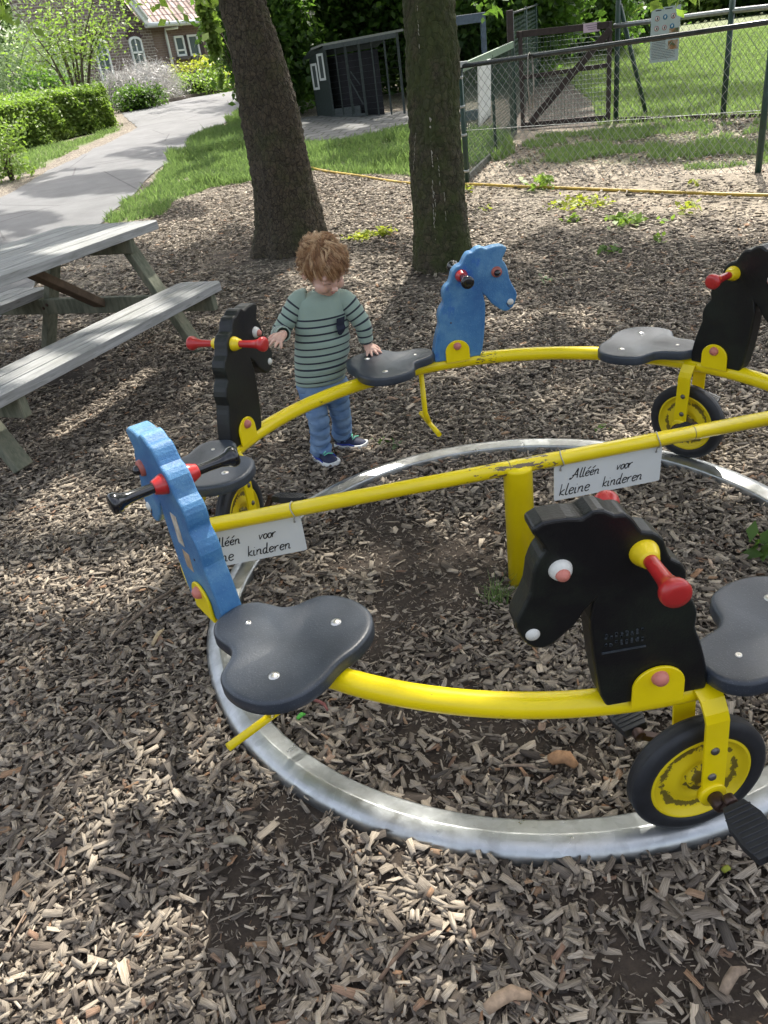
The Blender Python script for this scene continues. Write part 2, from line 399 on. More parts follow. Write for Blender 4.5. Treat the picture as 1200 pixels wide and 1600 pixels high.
# ---- wood chips: real little slabs, every one its own shape, heaped as one cover
def chips_obj(name, N, region, lmin, lmax, mat, ok, zs, hexa=True, seed=1, wide=(.22, .6)):
    r = np.random.default_rng(seed)
    x = r.uniform(region[0], region[1], N); y = r.uniform(region[2], region[3], N)
    k = ok(x, y, r); x, y = x[k], y[k]; N = len(x)
    L = lmin+(lmax-lmin)*r.beta(1.0, 4.2, N); wd = L*r.uniform(wide[0], wide[1], N); wd = np.minimum(wd, .011+.3*wd)
    th = r.uniform(.0004, .0017, N)
    yaw = r.uniform(0, 2*PI, N); pit = r.normal(0, .2, N); rol = r.normal(0, .34, N)
    z = zg(x, y)+r.beta(1.5, 2, N)*zs
    if hexa:
        bx = np.array([-.5, -.44, .43, .5, .38, -.47]); by = np.array([-.25, -.5, -.44, .15, .5, .42])
    else:
        bx = np.array([-.5, .5, .46, -.44]); by = np.array([-.5, -.42, .5, .38])
    m = len(bx)
    X = (bx+r.normal(0, .085, (N, m)))*L[:, None]; Y = (by+r.normal(0, .15, (N, m)))*wd[:, None]
    bend = r.normal(0, .05, N)[:, None]*X*X/ L[:, None]*4
    top = np.stack([X, Y, bend+th[:, None]], -1); bot = np.stack([X*1.02, Y*1.04, bend-th[:, None]], -1)
    V = np.concatenate([top, bot], 1)
    cy, sy, cp, sp, cr, sr = np.cos(yaw), np.sin(yaw), np.cos(pit), np.sin(pit), np.cos(rol), np.sin(rol)
    R = np.zeros((N, 3, 3))
    R[:, 0, 0] = cy*cp; R[:, 0, 1] = cy*sp*sr-sy*cr; R[:, 0, 2] = cy*sp*cr+sy*sr
    R[:, 1, 0] = sy*cp; R[:, 1, 1] = sy*sp*sr+cy*cr; R[:, 1, 2] = sy*sp*cr-cy*sr
    R[:, 2, 0] = -sp; R[:, 2, 1] = cp*sr; R[:, 2, 2] = cp*cr
    Vw = np.einsum('nij,nmj->nmi', R, V)+np.stack([x, y, z], 1)[:, None, :]
    # quads only
    if m == 6: F0 = [(0, 1, 2, 3), (0, 3, 4, 5)]
    else: F0 = [(0, 1, 2, 3)]
    F0 += [(i, i+m, (i+1) % m+m, (i+1) % m) for i in range(m)]
    F0 = np.array(F0)
    F = (F0[None]+(np.arange(N)*2*m)[:, None, None]).reshape(-1, 4)
    uvl = np.concatenate([V[:, :, 0], V[:, :, 1]], 1).reshape(N, 2, 2*m).transpose(0, 2, 1)+r.uniform(0, 50, (N, 1, 2))
    uv = uvl[:, F0.ravel() % (2*m), :].reshape(-1, 2)
    o = mesh_np(name, Vw.reshape(-1, 3), F, mat, uv=uv)
    return o
t = NT('wood_chip')
uvn = t.n('UVMap'); geo = t.n('NewGeometry')
grain = t.noise(t.mapping(uvn.outputs[0], (14, 260, 1)), 2.6, 5, .65)
rp = geo.outputs['Random Per Island']
col = t.ramp(rp, [(0, (.030, .021, .015)), (.16, (.085, .065, .050)), (.38, (.18, .145, .110)), (.60, (.29, .245, .190)), (.84, (.41, .35, .275)), (.965, (.54, .455, .35)), (.972, (.24, .125, .07)), (1, (.33, .20, .11))])
rp2 = t.math('FRACT', t.math('MULTIPLY', rp, 37.7))
col = t.mix(t.math('MULTIPLY', rp2, .35), col, (.21, .19, .165))
col = t.mix(1., col, t.ramp(grain, [(.33, (.42, .40, .37)), (.60, (1.12, 1.12, 1.12))]), 'MULTIPLY')
t.set(Base_Color=col, Roughness=.85)
t.bump(grain, .5, .001)
M_CHIP = t.m
def ring_ok(x, y, pad=.002):
    d = np.hypot(x-CX, y-CY); return (d < .853-pad) | (d > .938+pad)
def chip_ok(x, y, r):
    k = ring_ok(x, y) & (np.hypot(x-CX, y-CY) > .045)
    k &= ~inpoly(x, y, P_ROADW)
    k &= r.uniform(0, 1, len(x)) > soilmask(x, y)*.93
    k &= ~((inpoly(x+(vnoise(x, y, 2.2, 5)-.5)*.5, y+(vnoise(x, y, 2.2, 6)-.5)*.5, P_GRASSL)) & (r.uniform(0, 1, len(x)) > .12))
    sd = inpoly(x, y, P_SAND); k &= ~(sd & (r.uniform(0, 1, len(x)) > .35))
    k &= (y < 10.5)
    # only what the photographer's corner of the playground shows, with a margin
    px, py = proj(np.stack([x, y, zg(x, y)], 1))
    return k & (px > -260) & (px < 1460) & (py < 1900)
P_ROADW = np.array([W(a, b)[:2] for a, b in P_ROAD])
def chip_near(x, y, r): return chip_ok(x, y, r) & (r.uniform(0, 1, len(x)) < np.clip(1.25-(y-1.2)/4.5, .25, 1))
allc = []
o = chips_obj('wood_chips', 330000, (-3.2, 3.4, .35, 5.2), .010, .070, M_CHIP, chip_near, .030, seed=3, wide=(.14, .5))
tag(o, 'grey brown wood chip mulch covering the playground floor', 'wood chips', kind='stuff')
o2 = chips_obj('wood_chips', 9000, (-3.2, 3.4, .35, 5.2), .03, .085, M_CHIP, chip_ok, .026, seed=4, wide=(.16, .45))
o3 = chips_obj('wood_chips', 170000, (-7, 7.5, 4.2, 10.5), .025, .085, M_CHIP, chip_ok, .02, hexa=False, seed=5)
# slivers and fibres between the chips
o4 = chips_obj('wood_chips', 150000, (-2.2, 2.6, .35, 4.0), .006, .028, M_CHIP, lambda x, y, r: ring_ok(x, y) & (np.hypot(x-CX, y-CY) > .045) & (r.uniform(0, 1, len(x)) > soilmask(x, y)*.22), .012, hexa=False, seed=6, wide=(.06, .16))
o5 = chips_obj('wood_chips', 1500, (-2.6, 2.8, .4, 4.6), .05, .15, M_CHIP, chip_ok, .034, hexa=False, seed=8, wide=(.03, .07))
def join_into(a, others):
    """merge raw meshes of one cover into one object"""
    bm = bmesh.new(); bm.from_mesh(a.data)
    for q in others: bm.from_mesh(q.data)
    bm.to_mesh(a.data); bm.free()
    for q in others: bpy.data.objects.remove(q)
join_into(o, [o2, o3, o4, o5])

# ---- grass blades
t = NT('grass_blade'); geo = t.n('NewGeometry')
t.set(Base_Color=t.ramp(geo.outputs['Random Per Island'], [(0, (.045, .085, .028)), (.45, (.085, .150, .048)), (.8, (.14, .21, .075)), (1, (.26, .26, .13))]), Roughness=.6)
tr = t.n('BsdfTranslucent'); tr.inputs[0].default_value = (.24, .37, .10, 1); mx = t.n('MixShader'); mx.inputs[0].default_value = .42
t.l(t.b.outputs[0], mx.inputs[1]); t.l(tr.outputs[0], mx.inputs[2]); t.l(mx.outputs[0], t.out.inputs[0])
M_GRASS = t.m
M_LAWN = M_GRASS.copy(); M_LAWN.name = 'sunlit_lawn_blade'  # lighter copy of the grass blade, sunlight painted into its colours
for e_, c_ in zip([n for n in M_LAWN.node_tree.nodes if n.type == 'VALTORGB'][0].color_ramp.elements, [(.12, .16, .05), (.20, .25, .08), (.28, .33, .12), (.42, .40, .20)]): e_.color = (*c_, 1)
def blades(x, y, h, wd, r, lean=.45):
    N = len(x); a = r.uniform(0, 2*PI, N); la = r.uniform(0, 2*PI, N); ln = r.uniform(.05, lean, N)*h*1.6
    z = zg(x, y); dx, dy = np.cos(a)*wd/2, np.sin(a)*wd/2; lx, ly = np.cos(la)*ln, np.sin(la)*ln
    V = np.stack([np.stack([x-dx, y-dy, z], 1), np.stack([x+dx, y+dy, z], 1),
                  np.stack([x+lx*.3+dx*.9, y+ly*.3+dy*.9, z+h*.55], 1), np.stack([x+lx*.3-dx*.9, y+ly*.3-dy*.9, z+h*.55], 1),
                  np.stack([x+lx+dx*.1, y+ly+dy*.1, z+h], 1), np.stack([x+lx-dx*.1, y+ly-dy*.1, z+h], 1)], 1)
    F = (np.array([(0, 1, 2, 3), (3, 2, 4, 5)])[None]+(np.arange(N)*6)[:, None, None]).reshape(-1, 4)
    return V.reshape(-1, 3), F
def grass_obj(parts, label, name='grass', mat=None):
    Vs, Fs, b = [], [], 0
    for V, F in parts: Vs.append(V); Fs.append(F+b); b += len(V)
    o = mesh_np(name, np.concatenate(Vs), np.concatenate(Fs), mat or M_GRASS); tag(o, label, 'grass', kind='stuff'); return o
def scatter(poly, N, r, clump=None, jag=.5):
    lo, hi = poly.min(0), poly.max(0); x = r.uniform(lo[0], hi[0], N); y = r.uniform(lo[1], hi[1], N)
    k = inpoly(x+(vnoise(x, y, 2.2, 5)-.5)*jag, y+(vnoise(x, y, 2.2, 6)-.5)*jag, poly)
    if clump is not None: k &= vnoise(x, y, 2.6, 8)+vnoise(x, y, 9, 4)*.5 > clump*1.5
    return x[k], y[k]
r = np.random.default_rng(11)
x, y = scatter(P_GRASSL, 150000, r); k = (vnoise(x, y, 3, 2)+.6*vnoise(x, y, 11, 9) > .42) & ~inpoly(x, y, P_PAVE); x, y = x[k], y[k]
h = .02+.13*vnoise(x, y, 1.9, 7)**3+r.gamma(2., .012, len(x))
g1 = blades(x, y, h, .008+h*.05, r)
x, y = scatter(P_TRIM, 9000, r); g2 = blades(x, y, r.uniform(.05, .16, len(x)), .012, r)
grass_obj([g1, g2], 'bright green grass strip between the road and the tree trunks')
x, y = scatter(P_PATCH, 50000, r, clump=.5); g3 = blades(x, y, r.uniform(.02, .07, len(x)), .010, r)
grass_obj([g3], 'patchy short grass growing on bare soil inside the wire fence')
lawn = P_LAWN
x, y = scatter(lawn, 110000, r, jag=0); k = y < 34; x, y = x[k], y[k]
g4 = blades(x, y, r.uniform(.03, .09, len(x)), .018, r); grass_obj([g4], 'green lawn of the fenced field beyond the wire fence', mat=M_LAWN)
x, y = scatter(P_VERGE, 12000, r); g5 = blades(x, y, r.uniform(.03, .08, len(x)), .015, r); grass_obj([g5], 'thin grass verge at the foot of the clipped hedge')
# ================================================================== CAROUSEL
t = NT('yellow_paint'); c = t.co()
n1 = t.noise(c, 9, 6, .6); n2 = t.noise(t.mapping(c, (1, 1, 3)), 60, 6, .7)
body = t.ramp(n1, [(.3, (.76, .585, .002)), (.7, (.86, .675, .003))])
chipm = t.math('GREATER_THAN', t.math('ADD', t.math('MULTIPLY', n2, .62), t.math('MULTIPLY', t.noise(c, 5, 3), .5)), .715)
t.set(Base_Color=t.mix(chipm, body, (.10, .075, .03)), Roughness=t.ramp(n1, [(.3, (.28, .28, .28)), (.7, (.42, .42, .42))]), Coat_Weight=.2, Coat_Roughness=.1, Specular_IOR_Level=.35)
t.bump(t.noise(c, 140, 3), .06, .001)
M_YEL = t.m
# the crossbar: same paint, worn through along its top near the post
t = NT('worn_yellow_paint'); c = t.co()
n1 = t.noise(c, 9, 6, .6); n2 = t.noise(t.mapping(c, (.32, 1, 1), (0, 0, -.0984)), 75, 5, .65)
body = t.ramp(n1, [(.3, (.76, .585, .002)), (.7, (.86, .675, .003))])
sx = t.n('SeparateXYZ'); t.l(t.mapping(c, (1, 1, 1), (0, 0, -.0984)), sx.inputs[0])
near = t.math('SUBTRACT', 1, t.math('MULTIPLY', t.math('ABSOLUTE', t.math('SUBTRACT', sx.outputs[0], .0)), 3.4), clamp=True)
side = t.math('MULTIPLY', near, .30)
chipm = t.math('GREATER_THAN', t.math('ADD', n2, side), .79)
seam = t.math('LESS_THAN', t.math('ABSOLUTE', t.math('SUBTRACT', t.math('ABSOLUTE', t.math('SUBTRACT', sx.outputs[0], .24)), .265)), .0018)
msk = t.math('MAXIMUM', chipm, t.math('MULTIPLY', seam, .7))
t.set(Base_Color=t.mix(msk, body, (.16, .115, .06)), Roughness=.34, Coat_Weight=.35, Coat_Roughness=.12)
t.bump(t.math('MULTIPLY', msk, -1), .5, .002)
M_YELW = t.m
t = NT('galvanised_steel'); c = t.co()
sp = t.voro(c, 55, out='Color'); s1 = t.n('SeparateColor'); t.l(sp, s1.inputs[0])
dirt = t.noise(c, 7, 8, .65)
bc = t.mix(t.ramp(dirt, [(.48, (0, 0, 0)), (.72, (.7, .7, .7))]), t.ramp(s1.outputs[0], [(0, (.40, .42, .425)), (1, (.47, .49, .495))]), (.20, .19, .17))
t.set(Base_Color=bc, Metallic=.9, Roughness=t.ramp(t.noise(c, 22, 5), [(.3, (.26, .26, .26)), (.7, (.46, .46, .46))]))
t.bump(t.noise(c, 90, 4), .10, .001)
M_GALV = t.m
M_STEEL = simple('bolt_steel', (.62, .6, .56), .3, 1, .1, 60)
t = NT('black_plastic'); c = t.co()
n1 = t.noise(c, 6, 6, .65); n2 = t.noise(c, 220, 2)
geo = t.n('NewGeometry'); sx = t.n('SeparateXYZ'); t.l(geo.outputs['Normal'], sx.inputs[0])
alg = t.math('MULTIPLY', t.ramp(n1, [(.45, (0, 0, 0)), (.68, (1, 1, 1))]), t.noise(c, 160, 3), clamp=True)
edge_ = t.math('MULTIPLY', t.ramp(geo.outputs['Pointiness'], [(.55, (0, 0, 0)), (.64, (1, 1, 1))]), t.noise(c, 120, 4, .7)); ebc = t.mix(edge_, t.mix(alg, (.0045, .005, .0065), (.016, .026, .014)), (.07, .085, .10))  # lighter edges: wear plus a bluish sheen painted into the colour
t.set(Base_Color=ebc, Roughness=t.ramp(n1, [(.3, (.30, .30, .30)), (.7, (.48, .48, .48))]))
t.set(Specular_IOR_Level=.42)
t.bump(n2, .25, .0015)
M_BLK = t.m
t = NT('seat_plastic'); c = t.co()
wear = t.noise(c, 4, 5, .6); sp = t.voro(c, 260, out='Distance')
fl = t.math('LESS_THAN', sp, .16)
bc = t.mix(t.ramp(wear, [(.35, (0, 0, 0)), (.7, (1, 1, 1))]), (.018, .024, .034), (.046, .057, .075))
t.set(Base_Color=t.mix(t.math('MULTIPLY', fl, .45), bc, (.20, .215, .24)), Roughness=.36)
t.bump(t.noise(c, 260, 3), .22, .0015)
M_SEAT = t.m
t = NT('blue_plastic'); c = t.co()
n1 = t.noise(c, 7, 6, .65); n2 = t.noise(t.mapping(c, (1, 1, .5)), 16, 4, .6)
bc = t.ramp(n1, [(.32, (.016, .095, .27)), (.5, (.042, .160, .345)), (.66, (.105, .255, .41))])
bc = t.mix(t.ramp(n2, [(.58, (0, 0, 0)), (.68, (.8, .8, .8))]), bc, (.010, .085, .40))
bc = t.mix(t.math('MULTIPLY', t.math('GREATER_THAN', t.noise(c, 230, 3), .64), .25), bc, (.22, .42, .56))
geo = t.n('NewGeometry'); bc = t.mix(t.ramp(geo.outputs['Pointiness'], [(.52, (0, 0, 0)), (.6, (.5, .5, .5))]), bc, (.16, .40, .58))
t.set(Base_Color=bc, Roughness=.42)
t.bump(t.noise(c, 170, 5, .7), .6, .003)
M_BLU = t.m
M_RED = simple('red_plastic', (.42, .022, .022), .3, 0, .12, 20, coat=.2)
M_YP = simple('yellow_plastic', (.75, .56, .01), .35, 0, .08, 20)
M_KNOB = simple('faded_red_rubber', (.50, .17, .13), .5, 0, .15, 25)
M_BROWN = simple('faded_brown_red_plastic', (.36, .10, .075), .45, 0, .15, 25)
M_BGLOSS = simple('glossy_black_plastic', (.006, .007, .010), .16, 0, .2, 20, coat=.4)
M_WHT = simple('white_plastic', (.60, .60, .55), .4, 0, .1, 25)
M_TYRE = simple('tyre_rubber', (.014, .016, .020), .55, 0, .25, 40, bump=.2)
t = NT('rim_yellow'); c = t.co()
dn = t.noise(c, 24, 7, .7)
sep = t.n('SeparateXYZ'); t.l(c, sep.inputs[0])
rr = t.math('SQRT', t.math('ADD', t.math('MULTIPLY', sep.outputs[0], sep.outputs[0]), t.math('MULTIPLY', sep.outputs[2], sep.outputs[2])))
band = t.ramp(rr, [(0, (.95, .95, .95)), (.030, (.85, .85, .85)), (.040, (.25, .25, .25)), (.055, (.3, .3, .3)), (.072, (.95, .95, .95)), (.083, (.55, .55, .55)), (.092, (.2, .2, .2))])
dm = t.math('GREATER_THAN', t.math('ADD', t.math('MULTIPLY', band, .40), t.math('ADD', t.math('MULTIPLY', t.noise(c, 60, 6, .75), .6), t.math('MULTIPLY', t.noise(c, 9, 3), .45))), .82)
t.set(Base_Color=t.mix(t.math('MULTIPLY', dm, .85), (.74, .58, .006), (.05, .038, .02)), Roughness=.5)
M_RIM = t.m
M_DSTEEL = simple('dull_bolt_steel', (.16, .15, .14), .45, .8, .3, 80)
M_GREASE = simple('greasy_dark_steel', (.06, .035, .028), .4, .5, .4, 50)

RR, HR, RT_ = .9, .3884, .0235
car = empty('pedal_carousel', (CX, CY, 0), 'yellow pedal carousel with black and blue horse heads rolling on a round steel track', 'carousel')
def polar(r, th, z): return Vector((CX+r*math.cos(th), CY+r*math.sin(th), z))
# ring, crossbar, post
mb = MB(); mb.tube([polar(RR, 2*PI*k/144, HR) for k in range(144)], RT_, 20, closed=True); mb.build('seat_ring', M_YEL, car)
BA = .0984; bd = Vector((math.cos(BA), math.sin(BA), 0)); C0 = Vector((CX, CY, 0))
mb = MB(); mb.tube([C0-bd*(RR-.015)+Vector((0, 0, HR)), C0+Vector((0, 0, HR)), C0+bd*(RR-.015)+Vector((0, 0, HR))], .0205, 24); mb.build('crossbar', M_YELW, car)
mb = MB(); mb.lathe([(.0005, -.05), (.040, -.05), (.040, HR-.008), (.0415, HR-.004), (.036, HR+.004), (.0005, HR+.005)], 32, Matrix.Translation((CX, CY, 0))); mb.build('centre_post', M_YEL, car)
# track (a thing of its own: it stays put when the ring is pushed)
mb = MB()
prof = [(.8535, -.03), (.8535, .0285), (.8555, .0325), (.8600, .0350), (.8920, .0400), (.8950, .0415), (.8975, .0408), (.9030, .0400), (.9180, .0350), (.926, .0310), (.9325, .0245), (.9365, .0165), (.938, .008), (.938, -.03)]
mb.lathe(prof, 192)
tr_ = mb.build('track_ring', M_GALV, None, local=True, loc=(CX, CY, 0))
tag(tr_, 'round galvanised steel track lying in the wood chips under the yellow carousel', 'track')

HEAD = [(.217, .788), (.20, .797), (.165, .797), (.143, .793), (.128, .802), (.11, .799), (.095, .789), (.078, .787), (.064, .770), (.053, .752), (.036, .746), (.020, .731), (.013, .71), (.005, .692), (-.010, .681), (-.020, .662), (-.021, .64), (-.019, .622), (-.034, .604), (-.044, .576), (-.043, .547), (-.052, .52), (-.061, .49), (-.069, .455), (-.073, .425), (-.071, .405), (.10, .405), (.110, .43), (.120, .49), (.127, .55), (.130, .60), (.124, .634), (.137, .622), (.152, .597), (.17, .580), (.19, .563), (.21, .559), (.23, .572), (.243, .598), (.246, .62), (.235, .645), (.222, .675), (.217, .71), (.207, .735), (.199, .747), (.206, .762), (.215, .778)]
SC = .76
def head_outline():
    o = []
    sharp = {0, 25, 26, 31}
    n = len(HEAD)
    P = [np.array(p) for p in HEAD]
    for i in range(n):
        o.append(P[i])
        if i not in sharp and (i+1) % n not in sharp:
            a, b, c_, d = P[i-1], P[i], P[(i+1) % n], P[(i+2) % n]; t_ = .5
            o.append(.5*((2*b)+(-a+c_)*t_+(2*a-5*b+4*c_-d)*t_*t_+(-a+3*b-3*c_+d)*t_**3))
    return [(p[0], p[1]) for p in o]
HO = head_outline()
TH = .0245
def ylathe(prof, x, z, y, sgn, n=24):
    """matrix for lathes whose axis runs along local y"""
    return Matrix.Translation((x, y, z)) @ Matrix.Rotation(-sgn*PI/2, 4, 'X')
def rzof(th): return th-PI/2
def loc_at(th): return (RR*math.cos(th), RR*math.sin(th), 0)
shared = {}
def part(name, key, mbf, mats, parent, bevel=0, seg=2, loc=None, rz=0, label=None, **kw):
    """build once, afterwards share the mesh"""
    if key in shared:
        s0 = shared[key]; o = bpy.data.objects.new(name, s0.data); link(o, parent)
        for m_ in s0.modifiers:
            b = o.modifiers.new(m_.name, m_.type)
            if m_.type == 'BEVEL': b.width = m_.width; b.segments = m_.segments; b.limit_method = 'ANGLE'; b.angle_limit = m_.angle_limit
        if loc is not None: o.location = loc; o.rotation_euler = (0, 0, rz)
    else:
        mb = MB(); mbf(mb); o = mb.build(name, mats, parent, bevel, seg, local=True, loc=loc, rz=rz, **kw); shared[key] = o
    if label: o['label'] = label
    return o
def ball(mb, x, y, z, r, sq=1., n=16, mi=0):
    prof = [(max(r*math.sin(a), .0003), -r*sq*math.cos(a)) for a in np.linspace(0, PI, 9)]
    mb.lathe(prof, n, Matrix.Translation((x, y, z)) @ Matrix.Rotation(PI/2, 4, 'X'), mi)
def horse(th, kind):
    blk = kind == 'black'
    mat = M_BLK if blk else M_BLU
    h = part('horse_head', 'head'+kind, lambda mb: mb.slab(HO, -TH, TH), mat, car, .009, 3, loc_at(th), rzof(th),
             label=('black' if blk else 'blue')+' plastic horse head')
    h.scale = (1, 1, .972); h.location.z = .0113
    for s in (-1, 1):
        # eye
        def eye(mb, s=s): mb.lathe([(.0003, .013), (.010, .012), (.016, .007), (.0185, 0), (.0185, -.004)] if blk else [(.0003, .010), (.012, .010), (.018, .007), (.0195, 0), (.0195, -.004)], 24, ylathe(None, .176, .708, s*TH, s))
        part('eye', 'eye%s%d' % (kind, s), eye, M_WHT if blk else M_BROWN, h, label='white eye' if blk else 'brown red eye')
        def pup(mb, s=s): ball(mb, .176, s*(TH+.010), .706, .0115 if blk else .012, 1.)
        part('pupil', 'pup%s%d' % (kind, s), pup, M_KNOB if blk else M_BGLOSS, h)
        def nos(mb, s=s): mb.lathe([(.0003, .006), (.007, .005), (.0115, .001), (.012, -.003)], 20, ylathe(None, .221, .592, s*TH, s))
        part('nostril', 'nos%d' % s, nos, M_WHT, h)
        def col(mb, s=s): mb.lathe([(.0225, -.003), (.0225, .003), (.021, .009), (.0155, .022), (.015, .024), (.0005, .0245)], 28, ylathe(None, .05, .714, s*TH, s))
        part('handle_collar', 'col%s%d' % (kind, s), col, M_YP if blk else M_RED, h)
        def grip(mb, s=s): mb.lathe([(.011, .018), (.0112, .05), (.0125, .075), (.0165, .090), (.0210, .096), (.0228, .102), (.0228, .108), (.0205, .1125), (.012, .1140), (.0003, .1143)], 28, ylathe(None, .05, .714, s*TH, s))
        part('handle', 'grip%s%d' % (kind, s), grip, M_RED if blk else M_BGLOSS, h)
        def kn(mb, s=s): mb.lathe([(.0003, .015), (.006, .0145), (.0115, .011), (.0145, .004), (.0145, -.004)], 20, ylathe(None, .015, .459, s*(TH+.006), s))
        part('mounting_knob', 'kn%d' % s, kn, M_KNOB, h)
        def tab(mb, s=s):
            o = [(-.030, .398), (.060, .398)]+[(.015+.0445*math.cos(a), .438+.0425*math.sin(a)) for a in np.linspace(-.1, PI+.1, 20)]
            y0, y1 = (TH+.001, TH+.007) if s > 0 else (-TH-.007, -TH-.001)
            mb.slab(o, y0, y1)
        part('mounting_plate', 'tab%d' % s, tab, M_YEL, h, .0015, 1)
    if blk:
        def emb(mb):
            mb.box((.075, TH+.0005, .528), (.072, .003, .003))
            rr_ = random.Random(3)
            for row in (0, 1):
                for k in range(8):
                    for q in range(3): mb.box((.045+k*.0085+rr_.uniform(-.001, .001), TH+.0005, .545+row*.016+rr_.uniform(-.004, .004)), (.0035, .002, .0035))
        part('embossing', 'emb', emb, M_BLK, h)
    else:
        for s in (-1, 1):
            part('screw', 'screw%d' % s, lambda mb, s=s: mb.lathe([(.0003, .0012), (.003, .001), (.0035, -.001)], 10, ylathe(None, .0, .548, s*TH, s)), M_GREASE, h)
            part('mouth_line', 'mouth%d' % s, lambda mb, s=s: mb.tube([(.206, s*(TH+.0002), .590), (.212, s*(TH+.0002), .578), (.222, s*(TH+.0002), .570)], .0014, 6), M_GREASE, h)
    return h
SEATO = [(.183, 0), (.178, .034), (.152, .060), (.118, .069), (.090, .074), (.070, .090), (.058, .117), (.043, .142), (.012, .158), (-.03, .163), (-.073, .154), (-.106, .130), (-.126, .095), (-.133, .050), (-.128, 0)]
SO2 = SEATO+[(a, -b) for a, b in SEATO[-2:0:-1]]
SOC = [(p[0], p[1]) for p in catmull(SO2, 4)]
def seat(th):
    def f(mb):
        out = SOC; n = len(out); rings = []
        # rounded plate: insets build the soft edge, the middle dips a little for sitting
        prof = [(0.010, -.0165), (.002, -.0155), (.0, -.0135), (0, -.005), (0, .0075), (.0008, .0100), (.0028, .0125), (.0058, .0141), (.0095, .0147), (.015, .0147), (.022, .0145), (.05, .0128), (.09, .0108)]
        cen = np.array([-.0, 0.])
        P = np.array(out); nrm = np.roll(P, -1, 0)-np.roll(P, 1, 0); nrm = np.stack([nrm[:, 1], -nrm[:, 0]], 1); nrm /= np.linalg.norm(nrm, axis=1)[:, None]
        if (nrm*P).sum() < 0: nrm = -nrm
        vs = []; fs = []
        for d, z in prof:
            if d <= .022: Q = P-nrm*d
            else: Q = (P-nrm*.022)*(1-(d-.022)/.115)
            for q in Q: vs.append((q[0], q[1], z))
        k = len(prof)
        for i in range(k-1):
            for j in range(n): fs.append((i*n+j, i*n+(j+1) % n, (i+1)*n+(j+1) % n, (i+1)*n+j))
        # close the middle with rings shrinking to a centre
        base = (k-1)*n; Q0 = [vs[base+j] for j in range(n)]
        for sfac in (.66, .33):
            for q in Q0: vs.append((q[0]*sfac, q[1]*sfac, .0100))
        for i in range(k-1, k+1):
            for j in range(n): fs.append((i*n+j, i*n+(j+1) % n, (i+1)*n+(j+1) % n, (i+1)*n+j))
        vs.append((0, 0, .0100)); ci = len(vs)-1; b = (k+1)*n
        for j in range(n): fs.append((b+j, b+(j+1) % n, ci))
        vs.append((0, 0, -.015)); ci = len(vs)-1
        for j in range(n): fs.append(((j+1) % n, j, ci))
        mb.add(vs, fs, 0, True)
    s = part('seat', 'seat', f, M_SEAT, car, loc=(RR*math.cos(th), RR*math.sin(th), HR+RT_+.0165), rz=rzof(th))
    def bolts(mb, x, y): mb.lathe([(.0003, .0165), (.006, .0158), (.0105, .0135), (.0118, .0095)], 16, Matrix.Translation((x, y, 0)))
    for i, (x, y) in enumerate(((-.045, .088), (-.045, -.088))): part('bolt', 'bolt%d' % i, lambda mb, x=x, y=y: bolts(mb, x, y), M_STEEL, s)
    def scr(mb): mb.lathe([(.0003, .0128), (.003, .0135), (.0055, .0145), (.0065, .010)], 12, Matrix.Translation((.114, 0, 0)))
    part('screw', 'sscr', scr, M_STEEL, s)
    def pl(mb):
        mb.box((-.045, 0, -.0185), (.05, .2, .006)); mb.box((.1, 0, -.0185), (.05, .04, .006))
    part('seat_bracket', 'spl', pl, M_YEL, s, .001, 1)
    return s
WR = .1335
